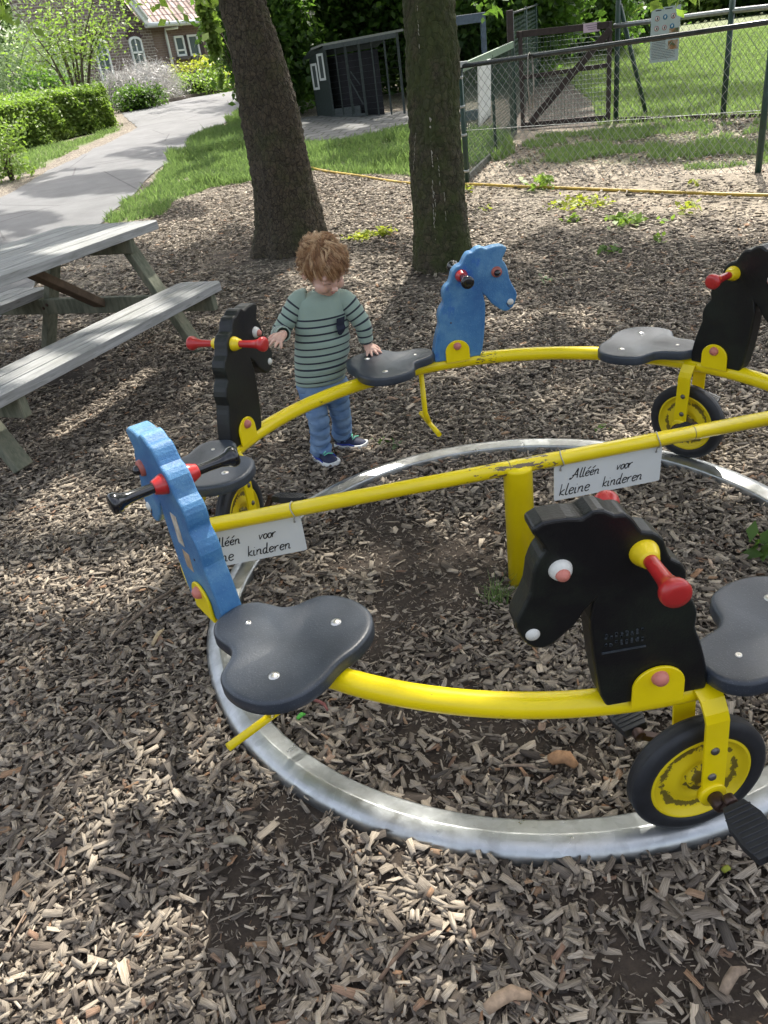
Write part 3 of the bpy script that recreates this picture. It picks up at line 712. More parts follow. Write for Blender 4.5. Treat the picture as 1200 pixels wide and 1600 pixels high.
def wheel(th):
    """th: angle of the wheel contact; local x tangent, y outward"""
    zc = .0425+WR-.001
    lc = (.905*math.cos(th), .905*math.sin(th), zc)
    wt = bpy.data.objects.new('wheel', None)
    def tyre(mb):
        prof = [(.0985, -.016), (.101, -.019), (.108, -.0205), (.120, -.020), (.129, -.0165), (.1325, -.011), (.1335, -.0095), (.1325, -.0075), (.1335, -.0055), (.1335, .0055), (.1325, .0075), (.1335, .0095), (.1325, .011), (.129, .0165), (.120, .020), (.108, .0205), (.101, .019), (.0985, .016)]
        mb.lathe(prof, 64, Matrix.Rotation(PI/2, 4, 'X'), closed=True)
    def rim(mb):
        pr = [(.0995, -.0165), (.0955, -.0195), (.0925, -.0175), (.090, -.010), (.074, -.006), (.062, -.0085), (.052, -.0135), (.042, -.0145), (.036, -.010), (.027, -.0085), (.024, -.018), (.012, -.019), (.0005, -.019)]
        mb.lathe(pr, 48, Matrix.Rotation(PI/2, 4, 'X')); mb.lathe([(r_, -z_) for r_, z_ in pr], 48, Matrix.Rotation(PI/2, 4, 'X'))
    w_ = part('wheel', 'rim', rim, M_RIM, car, loc=lc, rz=rzof(th))
    part('tyre', 'tyre', tyre, M_TYRE, w_)
    # fork: strap each side, bent out from the ring and down to the axle
    def fork(mb, s):
        y0 = s*.024; yo = s*.050; zt = HR-zc
        pts = [(0.012, s*.012, zt+.016), (0.010, s*.034, zt+.004), (0.008, yo-.004*s, zt-.018), (0.006, yo, zt-.035), (0, yo, .02), (0, yo, 0)]
        wdt = .0215
        vs = []; fs = []
        thk = .0025
        for (x, y, z), nrm in zip(pts, [(0, .4, 1), (0, .75, .8), (0, 1, .4), (0, 1, .05), (0, 1, 0), (0, 1, 0)]):
            nv = Vector((0, s*nrm[1], nrm[2])).normalized()*thk
            for dx, sg in ((-wdt, 1), (wdt, 1), (wdt, -1), (-wdt, -1)): vs.append((x+dx, y+nv.y*sg, z+nv.z*sg))
        n = len(pts)
        for i in range(n-1):
            for j in range(4): fs.append((i*4+j, i*4+(j+1) % 4, i*4+4+(j+1) % 4, i*4+4+j))
        fs += [(0, 1, 2, 3), tuple(range(4*n-4, 4*n))]
        mb.add(vs, fs)
        mb.lathe([(.0005, -.006), (.026, -.006), (.026, .006), (.024, .0075), (.0005, .0075)], 28, ylathe(None, 0, 0, yo, s))
    for s in (-1, 1):
        fk = part('fork', 'fork%d' % s, lambda mb, s=s: fork(mb, s), M_YEL, car, loc=lc, rz=rzof(th))
        for z in (.048, .112):
          def fb(mb, s=s, z=z):
            mb.lathe([(.0003, .0045), (.004, .0042), (.0065, .003), (.008, .001), (.008, -.003)], 14, ylathe(None, .006, z, s*.0535, s))
          part('bolt', 'fb%d%.2f' % (s, z), fb, M_DSTEEL, fk)
    # crank: axle stub, arm and pedal, opposite on the other side
    for s, ang in ((1, -.35), (-1, PI-.35)):
        dx, dz = math.cos(ang+PI)*.078, math.sin(ang+PI)*.078
        if s == 1: dx, dz = -.010, .018
        else: dx, dz = .07, .035
        def arm(mb, s=s, dx=dx, dz=dz):
            mb.lathe([(.0005, .006), (.0145, .006), (.0145, .026), (.0125, .032), (.0005, .033)], 18, ylathe(None, 0, 0, s*.052, s))
            mb.beam((0, s*.080, 0), (dx, s*.086, dz), .012, .018, up=(0, 1, 0))
            mb.lathe([(.0005, -.008), (.012, -.008), (.012, .008), (.0005, .009)], 16, ylathe(None, dx, dz, s*.086, s))
            mb.lathe([(.0005, 0), (.0075, 0), (.0075, .030), (.0005, .031)], 14, ylathe(None, dx, dz, s*.088, s))
        ck = part('crank', 'arm%d' % s, arm, M_GREASE, car, .001, 1, lc, rzof(th))
        def ped(mb, s=s, dx=dx, dz=dz):
            R = Matrix.Translation((dx, s*.150, dz)) @ Matrix.Rotation(.25, 4, 'Y')
            o = [(-.020, -.052), (.020, -.052), (.031, -.02), (.031, .02), (.023, .052), (-.023, .052), (-.031, .02), (-.031, -.02)]
            vs = [(a, b, -.010) for a, b in o]+[(a, b, .010) for a, b in o]; n = 8
            mb.add(vs, [list(range(n)), list(range(2*n-1, n-1, -1))]+[(i, (i+1) % n, (i+1) % n+n, i+n) for i in range(n)], 0, False, R)
            for k in range(9):
                for zz in (-.0105, .0105): mb.box((0, -.040+k*.010, zz), (.050, .004, .003), R)
            mb.lathe([(.0005, 0), (.009, 0), (.009, .006), (.0005, .0065)], 14, R @ Matrix.Translation((0, s*.052, 0)) @ Matrix.Rotation(-s*PI/2, 4, 'X'))
        part('pedal', 'ped%d' % s, ped, M_TYRE, ck, .003, 2)
def footrest(th):
    def f(mb):
        mb.tube([(0, 0, HR-.01), (.0, 0, HR-.18), (.012, 0, HR-.222)], .010, 12)
        mb.tube([(.014, -.115, HR-.228), (.014, .115, HR-.228)], .0095, 14)
    part('footrest', 'foot', f, M_YEL, car, loc=loc_at(th), rz=rzof(th))
A0 = math.radians(32.7)
for k in range(6):
    th = A0+k*PI/3; kind = 'black' if k % 2 == 0 else 'blue'
    hd = horse(th, kind)
    seat(th+math.radians(16))
    if kind == 'black': wheel(th+math.radians(5.3))
    else: footrest(th+math.radians(8))
    if k == 3:   # the nearest blue head carries two printed stickers
        for nm, (x, z, w_, h_) in {'a': (.055, .60, .030, .075), 'b': (.045, .525, .034, .045)}.items():
            mb = MB(); mb.box((x, TH+.0006, z), (w_, .001, h_))
            mb.build('sticker', simple('sticker_paper_'+nm, (.50, .44, .36) if nm == 'a' else (.42, .30, .20), .5, 0, .35, 60), hd, local=True)

# ---- hand lettered signs hanging from the crossbar
STK = {
 'A': [[(-.35, .25), (-.45, .0), (-.15, .05), (.35, .9), (.75, 1.9), (.8, .9), (.95, 0)], [(-.1, .62), (.45, .72), (1.0, .62)]],
 'l': [[(.12, 1.95), (.02, .4), (.12, .02), (.38, .12)]],
 'e': [[(.02, .5), (.55, .62), (.6, .88), (.32, 1.02), (.05, .75), (.03, .3), (.28, 0), (.68, .18)]],
 'n': [[(0, 1), (.02, .0)], [(.02, .55), (.25, .92), (.52, .95), (.6, .6), (.58, .12), (.85, .1)]],
 'v': [[(0, 1), (.18, .02)], [(.18, .02), (.62, 1.0)]],
 'o': [[(.35, 1), (.08, .8), (.02, .4), (.2, .02), (.5, .1), (.65, .5), (.55, .9), (.32, 1)]],
 'r': [[(0, 1), (.05, 0)], [(.03, .5), (.25, .9), (.62, 1.02)]],
 'k': [[(0, 1.95), (.02, 0)], [(.6, 1.0), (.06, .48), (.35, .2), (.7, .02)]],
 'i': [[(.02, 1), (.02, .2), (.12, 0), (.3, .1)], [(.1, 1.42), (.13, 1.5)]],
 'd': [[(.55, .85), (.3, 1.0), (.04, .65), (.08, .12), (.32, 0), (.55, .4)], [(.62, 1.95), (.58, .25), (.68, 0), (.9, .1)]],
 "'": [[(.0, 1.35), (.45, 1.8)]],
}
WID = {'A': 1.35, 'l': .5, 'e': .85, 'n': .98, 'v': .85, 'o': .85, 'r': .85, 'k': .85, 'i': .5, 'd': 1.02, ' ': 1.0}
M_SIGN = simple('sign_white_plate', (.70, .73, .72), .4, 0, .04, 8)
M_INK = simple('black_marker', (.008, .008, .010), .5)
M_TIE = simple('clear_cable_tie', (.42, .42, .40), .35)
def write(mb, text, x, z, s, sl=.22, y=0, wr=.0016, track=1.0):
    i = 0
    for ch in text:
        if ch == 'é':
            for st in STK['e']: stroke(mb, st, x, z, s, sl, y, wr)
            for st in STK["'"]: stroke(mb, [(a+.28, b) for a, b in st], x, z, s, sl, y, wr*1.15)
            x += WID['e']*s*track; continue
        for st in STK.get(ch, []): stroke(mb, st, x, z, s, sl, y, wr)
        x += WID[ch]*s*track
    return x
def stroke(mb, st, x, z, s, sl, y, wr):
    P = catmull([np.array(p) for p in st], 5, closed=False) if len(st) > 2 else [np.array(p) for p in st]
    P = [(x+(p[0]+p[1]*sl)*s, z+p[1]*s) for p in P]
    n = len(P); vs = []; fs = []
    for i in range(n):
        a = np.array(P[max(i-1, 0)]); b = np.array(P[min(i+1, n-1)]); d = b-a; d = d/(np.hypot(*d)+1e-9); nn = np.array([-d[1], d[0]])
        ww = wr*(1 if 0 < i < n-1 else .75)
        for sg in (1, -1): vs.append((P[i][0]+nn[0]*ww*sg, y, P[i][1]+nn[1]*ww*sg))
    for i in range(n-1): fs.append((2*i, 2*i+1, 2*i+3, 2*i+2))
    mb.add(vs, fs)
def board(s0, s1, label, tilt, skew):
    """s0..s1 along the crossbar; local x along the bar, -y towards the photographer"""
    z1 = .3665; Lw = s1-s0; Hh = .112
    e = empty('hanging_sign', C0+bd*((s0+s1)/2)+Vector((0, 0, z1)), label, 'sign', 'hand lettered signs hanging from the crossbar', rz=BA)
    out = []
    for (cx_, cz_, a0) in ((Lw/2-.006, -.006, 0), (-Lw/2+.006, -.006, PI/2), (-Lw/2+.006, -Hh+.006, PI), (Lw/2-.006, -Hh+.006, 1.5*PI)):
        for q in range(4): a = a0+q*PI/6; out.append((cx_+.006*math.cos(a), cz_+.006*math.sin(a)))
    mb = MB(); mb.slab(out, -.0015, .0015)
    bo = mb.build('board', M_SIGN, e, local=True); bo.rotation_euler = (tilt, skew, 0)
    mb = MB(); write(mb, 'Alléén', -Lw/2+.052, -.049, .0155, y=-.0022, track=1.03); write(mb, 'voor', -Lw/2+.181, -.049, .0150, y=-.0022, track=.93)
    write(mb, 'kleine', -Lw/2+.015, -.098, .0192, y=-.0022, track=1.04); write(mb, 'kinderen', -Lw/2+.142, -.096, .0172, y=-.0022, track=1.0)
    tx = mb.build('lettering', M_INK, bo, local=True, fixn=False)
    for sx_ in (-1, 1):
        mb = MB(); xx = sx_*(Lw/2-.018)
        rr_ = .0222; zc = HR-z1
        pts = [(xx, -.003, -.014), (xx, -.005, -.004)]+[(xx+.004*math.sin(a*2), -rr_*math.sin(a), zc-rr_*math.cos(a)) for a in np.linspace(.35, 2*PI-.35, 18)]+[(xx, .004, -.004), (xx, .003, -.014)]
        mb.tube(pts, .0016, 6); mb.lathe([(.0005, 0), (.0032, 0), (.0032, .002), (.0005, .0022)], 10, Matrix.Translation((xx, -.0015, -.014)) @ Matrix.Rotation(PI/2, 4, 'X'))
        mb.build('cable_tie', M_TIE, e, local=True)
board(.103, .417, 'white hand lettered sign hanging right of the yellow centre post, whole text readable', .05, 0.0)
board(-.905, -.603, 'white hand lettered sign at the left crossbar end, half hidden by the blue head', .05, 0.0)
# ================================================================== PICNIC TABLE
t = NT('weathered_timber'); c = t.co(); uvm = t.mapping(c, (26, 1.6, 26))
g1 = t.noise(uvm, 1.6, 8, .7, .6); g2 = t.noise(t.mapping(c, (90, 4, 90)), 1.5, 4, .7)
kn = t.noise(t.mapping(c, (3, 1.1, 3)), 3, 3)
col = t.ramp(g1, [(.25, (.13, .132, .130)), (.45, (.26, .265, .265)), (.62, (.37, .375, .378)), (.8, (.50, .505, .51))])
col = t.mix(t.ramp(kn, [(.5, (0, 0, 0)), (.75, (.6, .6, .6))]), col, (.215, .22, .20))
col = t.mix(t.ramp(g2, [(.30, (.8, .8, .8)), (.4, (0, 0, 0))]), col, (.10, .10, .09))
t.set(Base_Color=col, Roughness=.8); t.bump(g1, .35, .003)
M_TIM = t.m
t = NT('green_timber'); c = t.co(); g1 = t.noise(t.mapping(c, (14, 14, 3)), 2, 7, .7)
t.set(Base_Color=t.ramp(g1, [(.3, (.07, .075, .05)), (.5, (.15, .16, .115)), (.75, (.26, .235, .17))]), Roughness=.85); t.bump(g1, .3, .003)
M_TIM2 = t.m
t = NT('red_brown_timber'); c = t.co(); g1 = t.noise(t.mapping(c, (10, 10, 10)), 2, 7, .7)
t.set(Base_Color=t.ramp(g1, [(.3, (.075, .052, .034)), (.7, (.16, .11, .07))]), Roughness=.85); t.bump(g1, .3, .003)
M_TIM3 = t.m
TA = math.atan2(.425, .905)             # table axis, turned from +Y towards +X
EB = W(349, 438, .40)                   # far outer corner of the near bench
tz = float(zg(EB[0], EB[1]))
tb = empty('picnic_table', (EB[0], EB[1], tz), 'weathered grey wooden picnic table with fixed benches standing left of the black horse head', 'picnic table', rz=-TA)
# local: y along the table (0 = far end, negative towards the camera), x across (0 = outer edge of the near bench, negative away)
L = 1.90
def planks(mb, x0, n, wd, gap, z0, th, y0, y1, ch=.03, jit=0.0):
    for i in range(n):
        a = x0-i*(wd+gap); b = a-wd; dy = jit*math.sin(i*5.1)
        c1 = ch if i == 0 else 0; c2 = ch if i == n-1 else 0
        o = [(a, y0+c1), (a, y1-c1+dy), (a-c1, y1+dy), (b+c2, y1+dy), (b, y1-c2+dy), (b, y0+c2), (b+c2, y0), (a-c1, y0)]
        o2 = [o[0]]
        for p in o[1:]:
            if abs(p[0]-o2[-1][0])+abs(p[1]-o2[-1][1]) > 1e-5: o2.append(p)
        o = o2; m = len(o)
        mb.add([(x, y, z0) for x, y in o]+[(x, y, z0+th) for x, y in o], [list(range(m))[::-1], list(range(m, 2*m))]+[(k, (k+1) % m, (k+1) % m+m, k+m) for k in range(m)])
ZB, ZT = .40, .72
mb = MB(); planks(mb, 0, 3, .093, .007, ZB-.045, .045, -1.76, 0, .035, .004); bn = mb.build('bench', M_TIM, tb, .003, 2, local=True)
mb = MB(); planks(mb, 0, 3, .093, .007, ZB-.045, .045, -1.76, 0, .035, .004); bn = mb.build('bench', M_TIM, tb, .003, 2, local=True); bn.location = (-1.58+.298, 0, 0)
mb = MB(); planks(mb, -.445, 6, .118, .008, ZT-.045, .045, -L+.05, .17, .04, .005); mb.build('tabletop', M_TIM, tb, .003, 2, local=True)
XM = -.445-.378
for i, ye in enumerate((-.10, -1.57)):
    mb = MB(); mb.beam((-.02, ye, ZB-.092), (2*XM-.06, ye, ZB-.092), .045, .092); mb.build('crossbeam', M_TIM2, tb, .004, 1, local=True)
    mb = MB(); mb.beam((-.47, ye, ZT-.085), (2*XM+.47, ye, ZT-.085), .045, .078); mb.build('crossbeam', M_TIM2, tb, .004, 1, local=True)
    for s in (1, -1):
        mb = MB(); mb.beam((XM+s*.25, ye+.047, ZT-.05), (XM+s*.60, ye+.047, -.015), .045, .092, up=(0, 1, 0)); mb.build('leg', M_TIM2, tb, .004, 1, local=True)
        for q in (0, 1):
            mb = MB(); mb.lathe([(.0005, .004), (.010, .004), (.011, 0), (.011, -.01)], 10, Matrix.Translation((XM+s*(.40+q*.035), ye-.0225, ZB-.08-q*.02)) @ Matrix.Rotation(PI/2, 4, 'X'))
            mb.build('bolt', M_GREASE, tb, local=True)
    mb = MB(); sg = -1 if i == 0 else 1
    mb.beam((XM+.012, ye+sg*.02, ZB-.08), (XM+.012, ye+sg*.52, ZT-.06), .045, .085, up=(1, 0, 0)); mb.build('brace', M_TIM3, tb, .004, 1, local=True)
# ================================================================== TODDLER
def PX(px, py, Y): return Vector(WY(px, py, Y))
def mat_skin():
    t = NT('toddler_skin'); c = t.co()
    t.set(Base_Color=t.mix(t.noise(c, 26, 4), (.56, .33, .25), (.66, .43, .34)), Roughness=.5, Subsurface_Weight=.15, Subsurface_Scale=.02, Subsurface_Radius=(1, .4, .25))
    return t.m
M_SKIN = mat_skin()
def loft(mb, secs, n=20, cap=True, at=None, mi=0):
    """secs: (centre, xaxis*rx, yaxis*ry) ellipses"""
    vs = []; fs = []; ats = []
    for i, (c_, ax, ay) in enumerate(secs):
        for k in range(n):
            a = 2*PI*k/n; vs.append(Vector(c_)+Vector(ax)*math.cos(a)+Vector(ay)*math.sin(a)); ats.append(0 if at is None else at[i])
    N = len(secs)
    for i in range(N-1):
        for k in range(n): fs.append((i*n+k, i*n+(k+1) % n, (i+1)*n+(k+1) % n, (i+1)*n+k))
    if cap: fs += [tuple(range(n))[::-1], tuple(range((N-1)*n, N*n))]
    mb.add(vs, fs, mi, True, None, ats)
def limb(mb, P, R, n=16, k=4, fl=1., cap=True, atlen=False, wr=0., seed=0):
    """smooth tapered tube through points"""
    C_ = [Vector(p) for p in catmull(P, k, closed=False)]; rs = [float(x[0]) for x in catmull([(r_,) for r_ in R], k, closed=False)]
    d = 0; at = []
    for i, p in enumerate(C_):
        if i: d += (p-C_[i-1]).length
        at.append(d)
    if wr:
        rs = [r_*(1+wr*math.sin(a*150+seed)+wr*.7*math.sin(a*260+seed*2)) for r_, a in zip(rs, at)]
    mb.tube(C_, rs, n, cap, at=at, flat=fl)
    return at[-1]
YB = 2.87
pel = PX(504, 606, YB); che = PX(504, 500, YB); nek = PX(507, 462, YB+.0)
dep = lambda P: float((np.array(P)-CAM)@fw)
def hw(P, px): return px*dep(P)/FPX           # half width in metres for a pixel half width
sc_ = dep(che)/FPX
right = Vector((1, .12, 0)).normalized(); fwd = Vector((.12, -1, 0)).normalized()   # the child's breadth and front (front looks at the camera)
# --- head frame: bowed down and turned a little to the right of the picture
HC = PX(507, 417, YB-.055)
hf = Vector((.42, -.72, -.62)).normalized()
hr = hf.cross(Vector((-.05, .0, 1))).normalized(); hu = hr.cross(hf).normalized()   # hr: towards picture left of the child
HM = Matrix((tuple(hr), tuple(hf), tuple(hu))).transposed().to_4x4(); HM.translation = HC
mb = MB()
def hball(x, y, z, rx, ry, rz_):
    vs = []; fs = []; n, m = 20, 12
    for i in range(m+1):
        a = PI*i/m
        for k in range(n):
            b = 2*PI*k/n; vs.append((x+rx*math.sin(a)*math.cos(b)+1e-5*k, y+ry*math.sin(a)*math.sin(b), z+rz_*math.cos(a)))
    for i in range(m):
        for k in range(n): fs.append((i*n+k, i*n+(k+1) % n, (i+1)*n+(k+1) % n, (i+1)*n+k))
    mb.add(vs, fs, 0, True, HM)
hball(0, -.012, .018, .071, .084, .072)      # cranium
hball(0, .018, -.028, .056, .056, .058)      # face
hball(0, .048, -.068, .024, .022, .020)      # chin
for s in (-1, 1):
    hball(s*.031, .045, -.042, .026, .026, .026)   # cheeks
    hball(s*.074, -.010, -.022, .008, .016, .022)  # ears
    hball(s*.026, .060, -.006, .017, .010, .009)   # closed lids
    hball(s*.026, .060, .014, .022, .010, .010)    # brow
    hball(s*.007, .083, -.031, .0065, .007, .006)  # nostril wings
hball(0, .074, -.014, .007, .010, .018)      # nose bridge
hball(0, .085, -.028, .0095, .010, .009)     # nose tip
hball(0, .068, -.048, .015, .010, .006)      # upper lip
hball(0, .066, -.056, .013, .010, .006)      # lower lip
limb(mb, [HC+hu*-.04+hf*-.01, (HC+nek)/2+fwd*-.005, nek+Vector((0, .01, -.03))], [.040, .036, .042])
# torso under the clothes
limb(mb, [nek+Vector((0, .01, -.01)), che, PX(504, 560, YB), pel+Vector((0, 0, -.02))], [.04, .052, .055, .055], fl=.8)
# hands
def hand(wrist, pdir, up, spread, curl, thumb_side, s=1.):
    pdir = Vector(pdir).normalized(); up = Vector(up).normalized(); side = pdir.cross(up).normalized(); up = side.cross(pdir).normalized()
    w0 = Vector(wrist)
    loft(mb, [(w0, side*.014*s, up*.012*s), (w0+pdir*.012*s, side*.017*s, up*.011*s), (w0+pdir*.030*s, side*.021*s, up*.010*s), (w0+pdir*.040*s, side*.020*s, up*.008*s)], 14)
    for i, (off, ln) in enumerate(((-.0155, .026), (-.0055, .031), (.0050, .030), (.0145, .023))):
        b = w0+pdir*.036*s+side*off*s; d = (pdir+side*off*spread*14).normalized()
        P = [b]; a = curl[i]
        for q in range(3):
            d2 = (d*math.cos(a*(q+.6))-up*math.sin(a*(q+.6))); P.append(P[-1]+d2*ln*s*(.42, .33, .25)[q])
        mb.tube(P, [.0056*s, .0052*s, .0047*s, .0036*s], 10)
        mb.lathe([(.0003, .0030*s), (.002*s, .0022*s), (.0033*s, .0005), (.0036*s, 0)], 8, Matrix.Translation(P[-1]) @ (P[-1]-P[-2]).to_track_quat('Z', 'Y').to_matrix().to_4x4())
    b = w0+pdir*.012*s+side*thumb_side*.014*s
    P = [b, b+(pdir*.5+side*thumb_side*.8-up*.2).normalized()*.014*s]; P.append(P[-1]+(pdir*.85+side*thumb_side*.45-up*.3).normalized()*.013*s); P.append(P[-1]+(pdir-up*.3).normalized()*.009*s)
    mb.tube(P, [.0075*s, .0065*s, .0056*s, .0042*s], 10)
# left hand of the child (picture right) lies on the blue horse's seat
HS = Vector(W(580, 549, .452)); ELB = PX(567, 508, YB-.01); SHL = PX(539, 473, YB)
wl = HS+Vector((-.012, .045, .014))
limb(mb, [SHL, ELB, wl], [.030, .024, .0145])
hand(wl, (HS-wl)+Vector((.012, -.02, -.006)), (0, .1, 1), 2.6, (.16, .10, .12, .2), -1, 1.12)
# right hand (picture left) lifted in front
wr_ = PX(443, 522, YB-.135); ELR = PX(437, 521, YB-.02); SHR = PX(468, 474, YB)
limb(mb, [SHR, ELR, wr_], [.030, .025, .0145])
hand(wr_, Vector((-.55, -.75, -.18)), Vector((.2, -.3, 1)), 3.2, (.25, .12, .3, .42), 1, 1.12)
# legs
FL_ = Vector(W(512, 727)); FR_ = Vector(W(552, 703))
hipL = PX(487, 612, YB); hipR = PX(524, 608, YB+.02)
ankL = Vector((FL_.x-.02, FL_.y+.045, .055)); ankR = Vector((FR_.x-.035, FR_.y+.035, .055))
kneL = (hipL+ankL)/2+Vector((0.01, -.015, .01)); kneR = (hipR+ankR)/2+Vector((.005, -.015, .01))
for h_, k_, a_ in ((hipL, kneL, ankL), (hipR, kneR, ankR)): limb(mb, [h_, k_, a_, a_+Vector((0, 0, -.04))], [.036, .027, .022, .020])
limb(mb, [pel+Vector((-.03, 0, -.0)), pel+Vector((.03, 0, 0))], [.05, .05])
body = mb.build('person', M_SKIN, None, local=False, origin=(float(pel.x), float(pel.y), 0.))
tag(body, 'curly haired toddler in striped green shirt and jeans with one hand on a seat', 'child')
rm = body.modifiers.new('remesh', 'REMESH'); rm.mode = 'VOXEL'; rm.voxel_size = .0026; rm.use_smooth_shade = True
smo = body.modifiers.new('smooth', 'SMOOTH'); smo.iterations = 4; smo.factor = .5
# lips and lashes
mb = MB(); 
for s in (-1, 1): mb.tube([HM @ Vector((s*(.012+.004*q), .0705-.0012*q*q*.5, -.0105-.0015*math.sin(q/6*PI))) for q in range(7)], [.0004, .0009, .0011, .0011, .0011, .0009, .0004], 6)
mb.build('eyelashes', simple('lash_brown', (.10, .05, .03), .7), body)
mb = MB(); mb.tube([HM @ Vector((-.012+.004*q, .0785-.0005*(q-3)**2, -.052+.0004*(q-3)**2)) for q in range(7)], [.0008, .0018, .0022, .0020, .0022, .0018, .0008], 6)
mb.build('lips', simple('lip_pink', (.50, .20, .17), .5), body)
# hair
t = NT('auburn_hair'); geo = t.n('Attribute'); geo.attribute_name = 'lock'
t.set(Base_Color=t.ramp(geo.outputs['Fac'], [(0, (.17, .080, .035)), (.35, (.33, .17, .078)), (.75, (.50, .30, .15)), (1, (.70, .50, .30))]), Roughness=.42, Anisotropic=.4)
M_HAIR = t.m
r = np.random.default_rng(5)
mb = MB()
def hdir(th, ph): return np.array([math.sin(th)*math.cos(ph), math.sin(th)*math.sin(ph), math.cos(th)])
RX = np.array([.0725, .0855, .0745]); CC = np.array([0, -.012, .018])
vs = []; fs = []; n, m = 28, 12
for i in range(m+1):
    for k in range(n):
        ph = 2*PI*k/n; lim = 1.22 if math.sin(ph) > .35 else (1.75+.45*(math.sin(ph) < -.2)); th = lim*i/m
        wob_ = 1+.05*math.sin(9*ph+3*th)*math.sin(th*5)
        vs.append(CC+hdir(th, ph)*RX*wob_)
for i in range(m):
    for k in range(n): fs.append((i*n+k, i*n+(k+1) % n, (i+1)*n+(k+1) % n, (i+1)*n+k))
mb.add(vs, fs, 0, True, HM)
mb.build('scalp_hair', simple('deep_auburn', (.15, .070, .032), .7), body, fixn=False); mb = MB()
crown = hdir(.35, -1.2)
for q in range(420):
    # a tuft starts somewhere over the scalp and is combed away from the crown whorl
    for _ in range(50):
        d0 = r.normal(size=3); d0 /= np.linalg.norm(d0)
        if d0[2] > (.28 if d0[1] > .25 else -.45): break
    ax = np.cross(crown, d0); ax /= np.linalg.norm(ax)+1e-6
    tanv = np.cross(ax, d0); swirl = np.cross(d0, tanv)*.45
    Ln = r.uniform(.030, .058); curl = (r.uniform(.1, .55) if d0[1] > -.25 and d0[0] > -.5 else r.uniform(.5, 1.2)); cr_ = r.uniform(.004, .009); ph0 = r.uniform(0, 2*PI)
    if d0[1] > .2: curl *= .5; Ln *= .95
    P = []
    steps = 12
    dirv = d0.copy(); 
    for j in range(steps):
        tt = j/(steps-1)
        lift = 1.01+.07*math.sin(tt*PI*.85)*(.5+curl)+.07*tt*curl
        p = CC+dirv*RX*lift
        sidev = np.cross(dirv, tanv); 
        p = p+(sidev*math.cos(ph0+tt*9*curl)+dirv*math.sin(ph0+tt*9*curl))*cr_*tt*curl*1.8
        P.append(p)
        dirv = dirv+(tanv+swirl*(1-tt))*Ln/.08/steps*1.0; dirv /= np.linalg.norm(dirv)
        tanv = np.cross(ax, dirv)
    P = np.array(P)
    if P[-1][1] > .03 and P[-1][2] < -.002: P = P[:8]
    tv = r.uniform(0, 1)
    for st in range(13):
        o1 = r.normal(0, .0036, 3); o2 = o1*.45+r.normal(0, .0014, 3); ww = r.uniform(.0004, .0009)
        Q = [p+o1+(o2-o1)*(i/len(P))**1.5 for i, p in enumerate(P)]
        mb.tube([HM @ Vector(p) for p in Q], [ww*(1-.75*i/len(Q)) for i in range(len(Q))], 4, cap=False, at=[min(1, max(0, tv+r.normal(0, .08)+.12*(i/len(Q))))]*len(Q))
mb.build('hair', M_HAIR, body, fixn=False, attr='lock')
# --- shirt
t = NT('striped_shirt'); c = t.co(); av = t.n('Attribute'); av.attribute_name = 's'
s_ = av.outputs['Fac']
fr = t.math('FRACT', t.math('DIVIDE', s_, .0262)); st = t.math('MULTIPLY', t.math('LESS_THAN', fr, .25), t.math('GREATER_THAN', s_, 0))
knit = t.noise(c, 300, 2); bl = t.noise(c, 9, 4)
t.set(Base_Color=t.mix(st, t.mix(bl, (.22, .295, .245), (.29, .375, .315)), (.010, .014, .028)), Roughness=.9, Sheen_Weight=.2)
t.bump(t.mix(.3, t.noise(c, 22, 4, .6), knit), .5, .006)
M_SHIRT = t.m
M_NAVY = simple('navy_rib', (.012, .016, .032), .9, 0, .2, 90)
mb = MB()
secs = []; sv = []
TS = [(451, 506, 15.5, 15.5, -3), (455, 505, 23, 17, -3), (459, 504, 33, 20, -3), (464, 503, 40, 22, -3), (472, 503, 43, 25, -3), (487, 503, 42.5, 27, -3), (493, 503, 42.5, 28, 0), (515, 503, 43, 29, 0), (540, 503.5, 44.5, 31, 0), (565, 502, 43, 30, 0), (582, 501, 41, 29, 0), (594, 500.5, 39, 27, 0)]
TS2 = catmull([np.array(q, float) for q in TS], 4, closed=False)
zt0 = None
for i, q in enumerate(TS2):
    py, px, h1, h2 = q[:4]; P = PX(px, py, YB)
    h1_ = hw(P, h1)*.96; h2_ = hw(P, h2)
    wv = .0035*math.sin(i*1.9)+.003*math.sin(i*3.1+1) if py > 495 else 0
    if py >= 490 and zt0 is None: zt0 = P.z
    secs.append((P+right*wv*.4, right*(h1_+wv*.5), fwd*(h2_+wv)))
    sv.append(-1 if zt0 is None else (zt0-P.z)+.0005)
loft(mb, secs, 40, False, sv)
def sleeve(P, R, seed):
    C_ = catmull(P, 7, closed=False); rs = [float(x[0]) for x in catmull([(q,) for q in R], 7, closed=False)]
    d = 0; at = []; pr = None
    for i, p in enumerate(C_):
        if pr is not None: d += np.linalg.norm(p-pr)
        pr = p; at.append(d-.046)
    rs = [q*(1+.035*math.sin(a*170+seed)+.03*math.sin(a*330+seed)) for q, a in zip(rs, at)]
    mb.tube([Vector(p) for p in C_], rs, 22, cap=False, at=at)
sleeve([SHL+Vector((-.03, 0, .012)), SHL+Vector((.0, 0, .006)), (SHL+ELB)/2+Vector((.006, 0, .0)), ELB, (ELB*.45+wl*.55), ELB*.12+wl*.88], [.034, .038, .033, .029, .026, .0225], 1.)
sleeve([SHR+Vector((.03, 0, .012)), SHR+Vector((.0, 0, .006)), (SHR+ELR)/2+Vector((-.004, 0, .0)), ELR, (ELR*.5+wr_*.5), ELR*.1+wr_*.9], [.034, .038, .033, .030, .027, .0235], 2.)
sh = mb.build('shirt', M_SHIRT, body, attr='s', fixn=False)
sol = sh.modifiers.new('thick', 'SOLIDIFY'); sol.thickness = .003; sol.offset = 1
mb = MB(); c0 = secs[0]
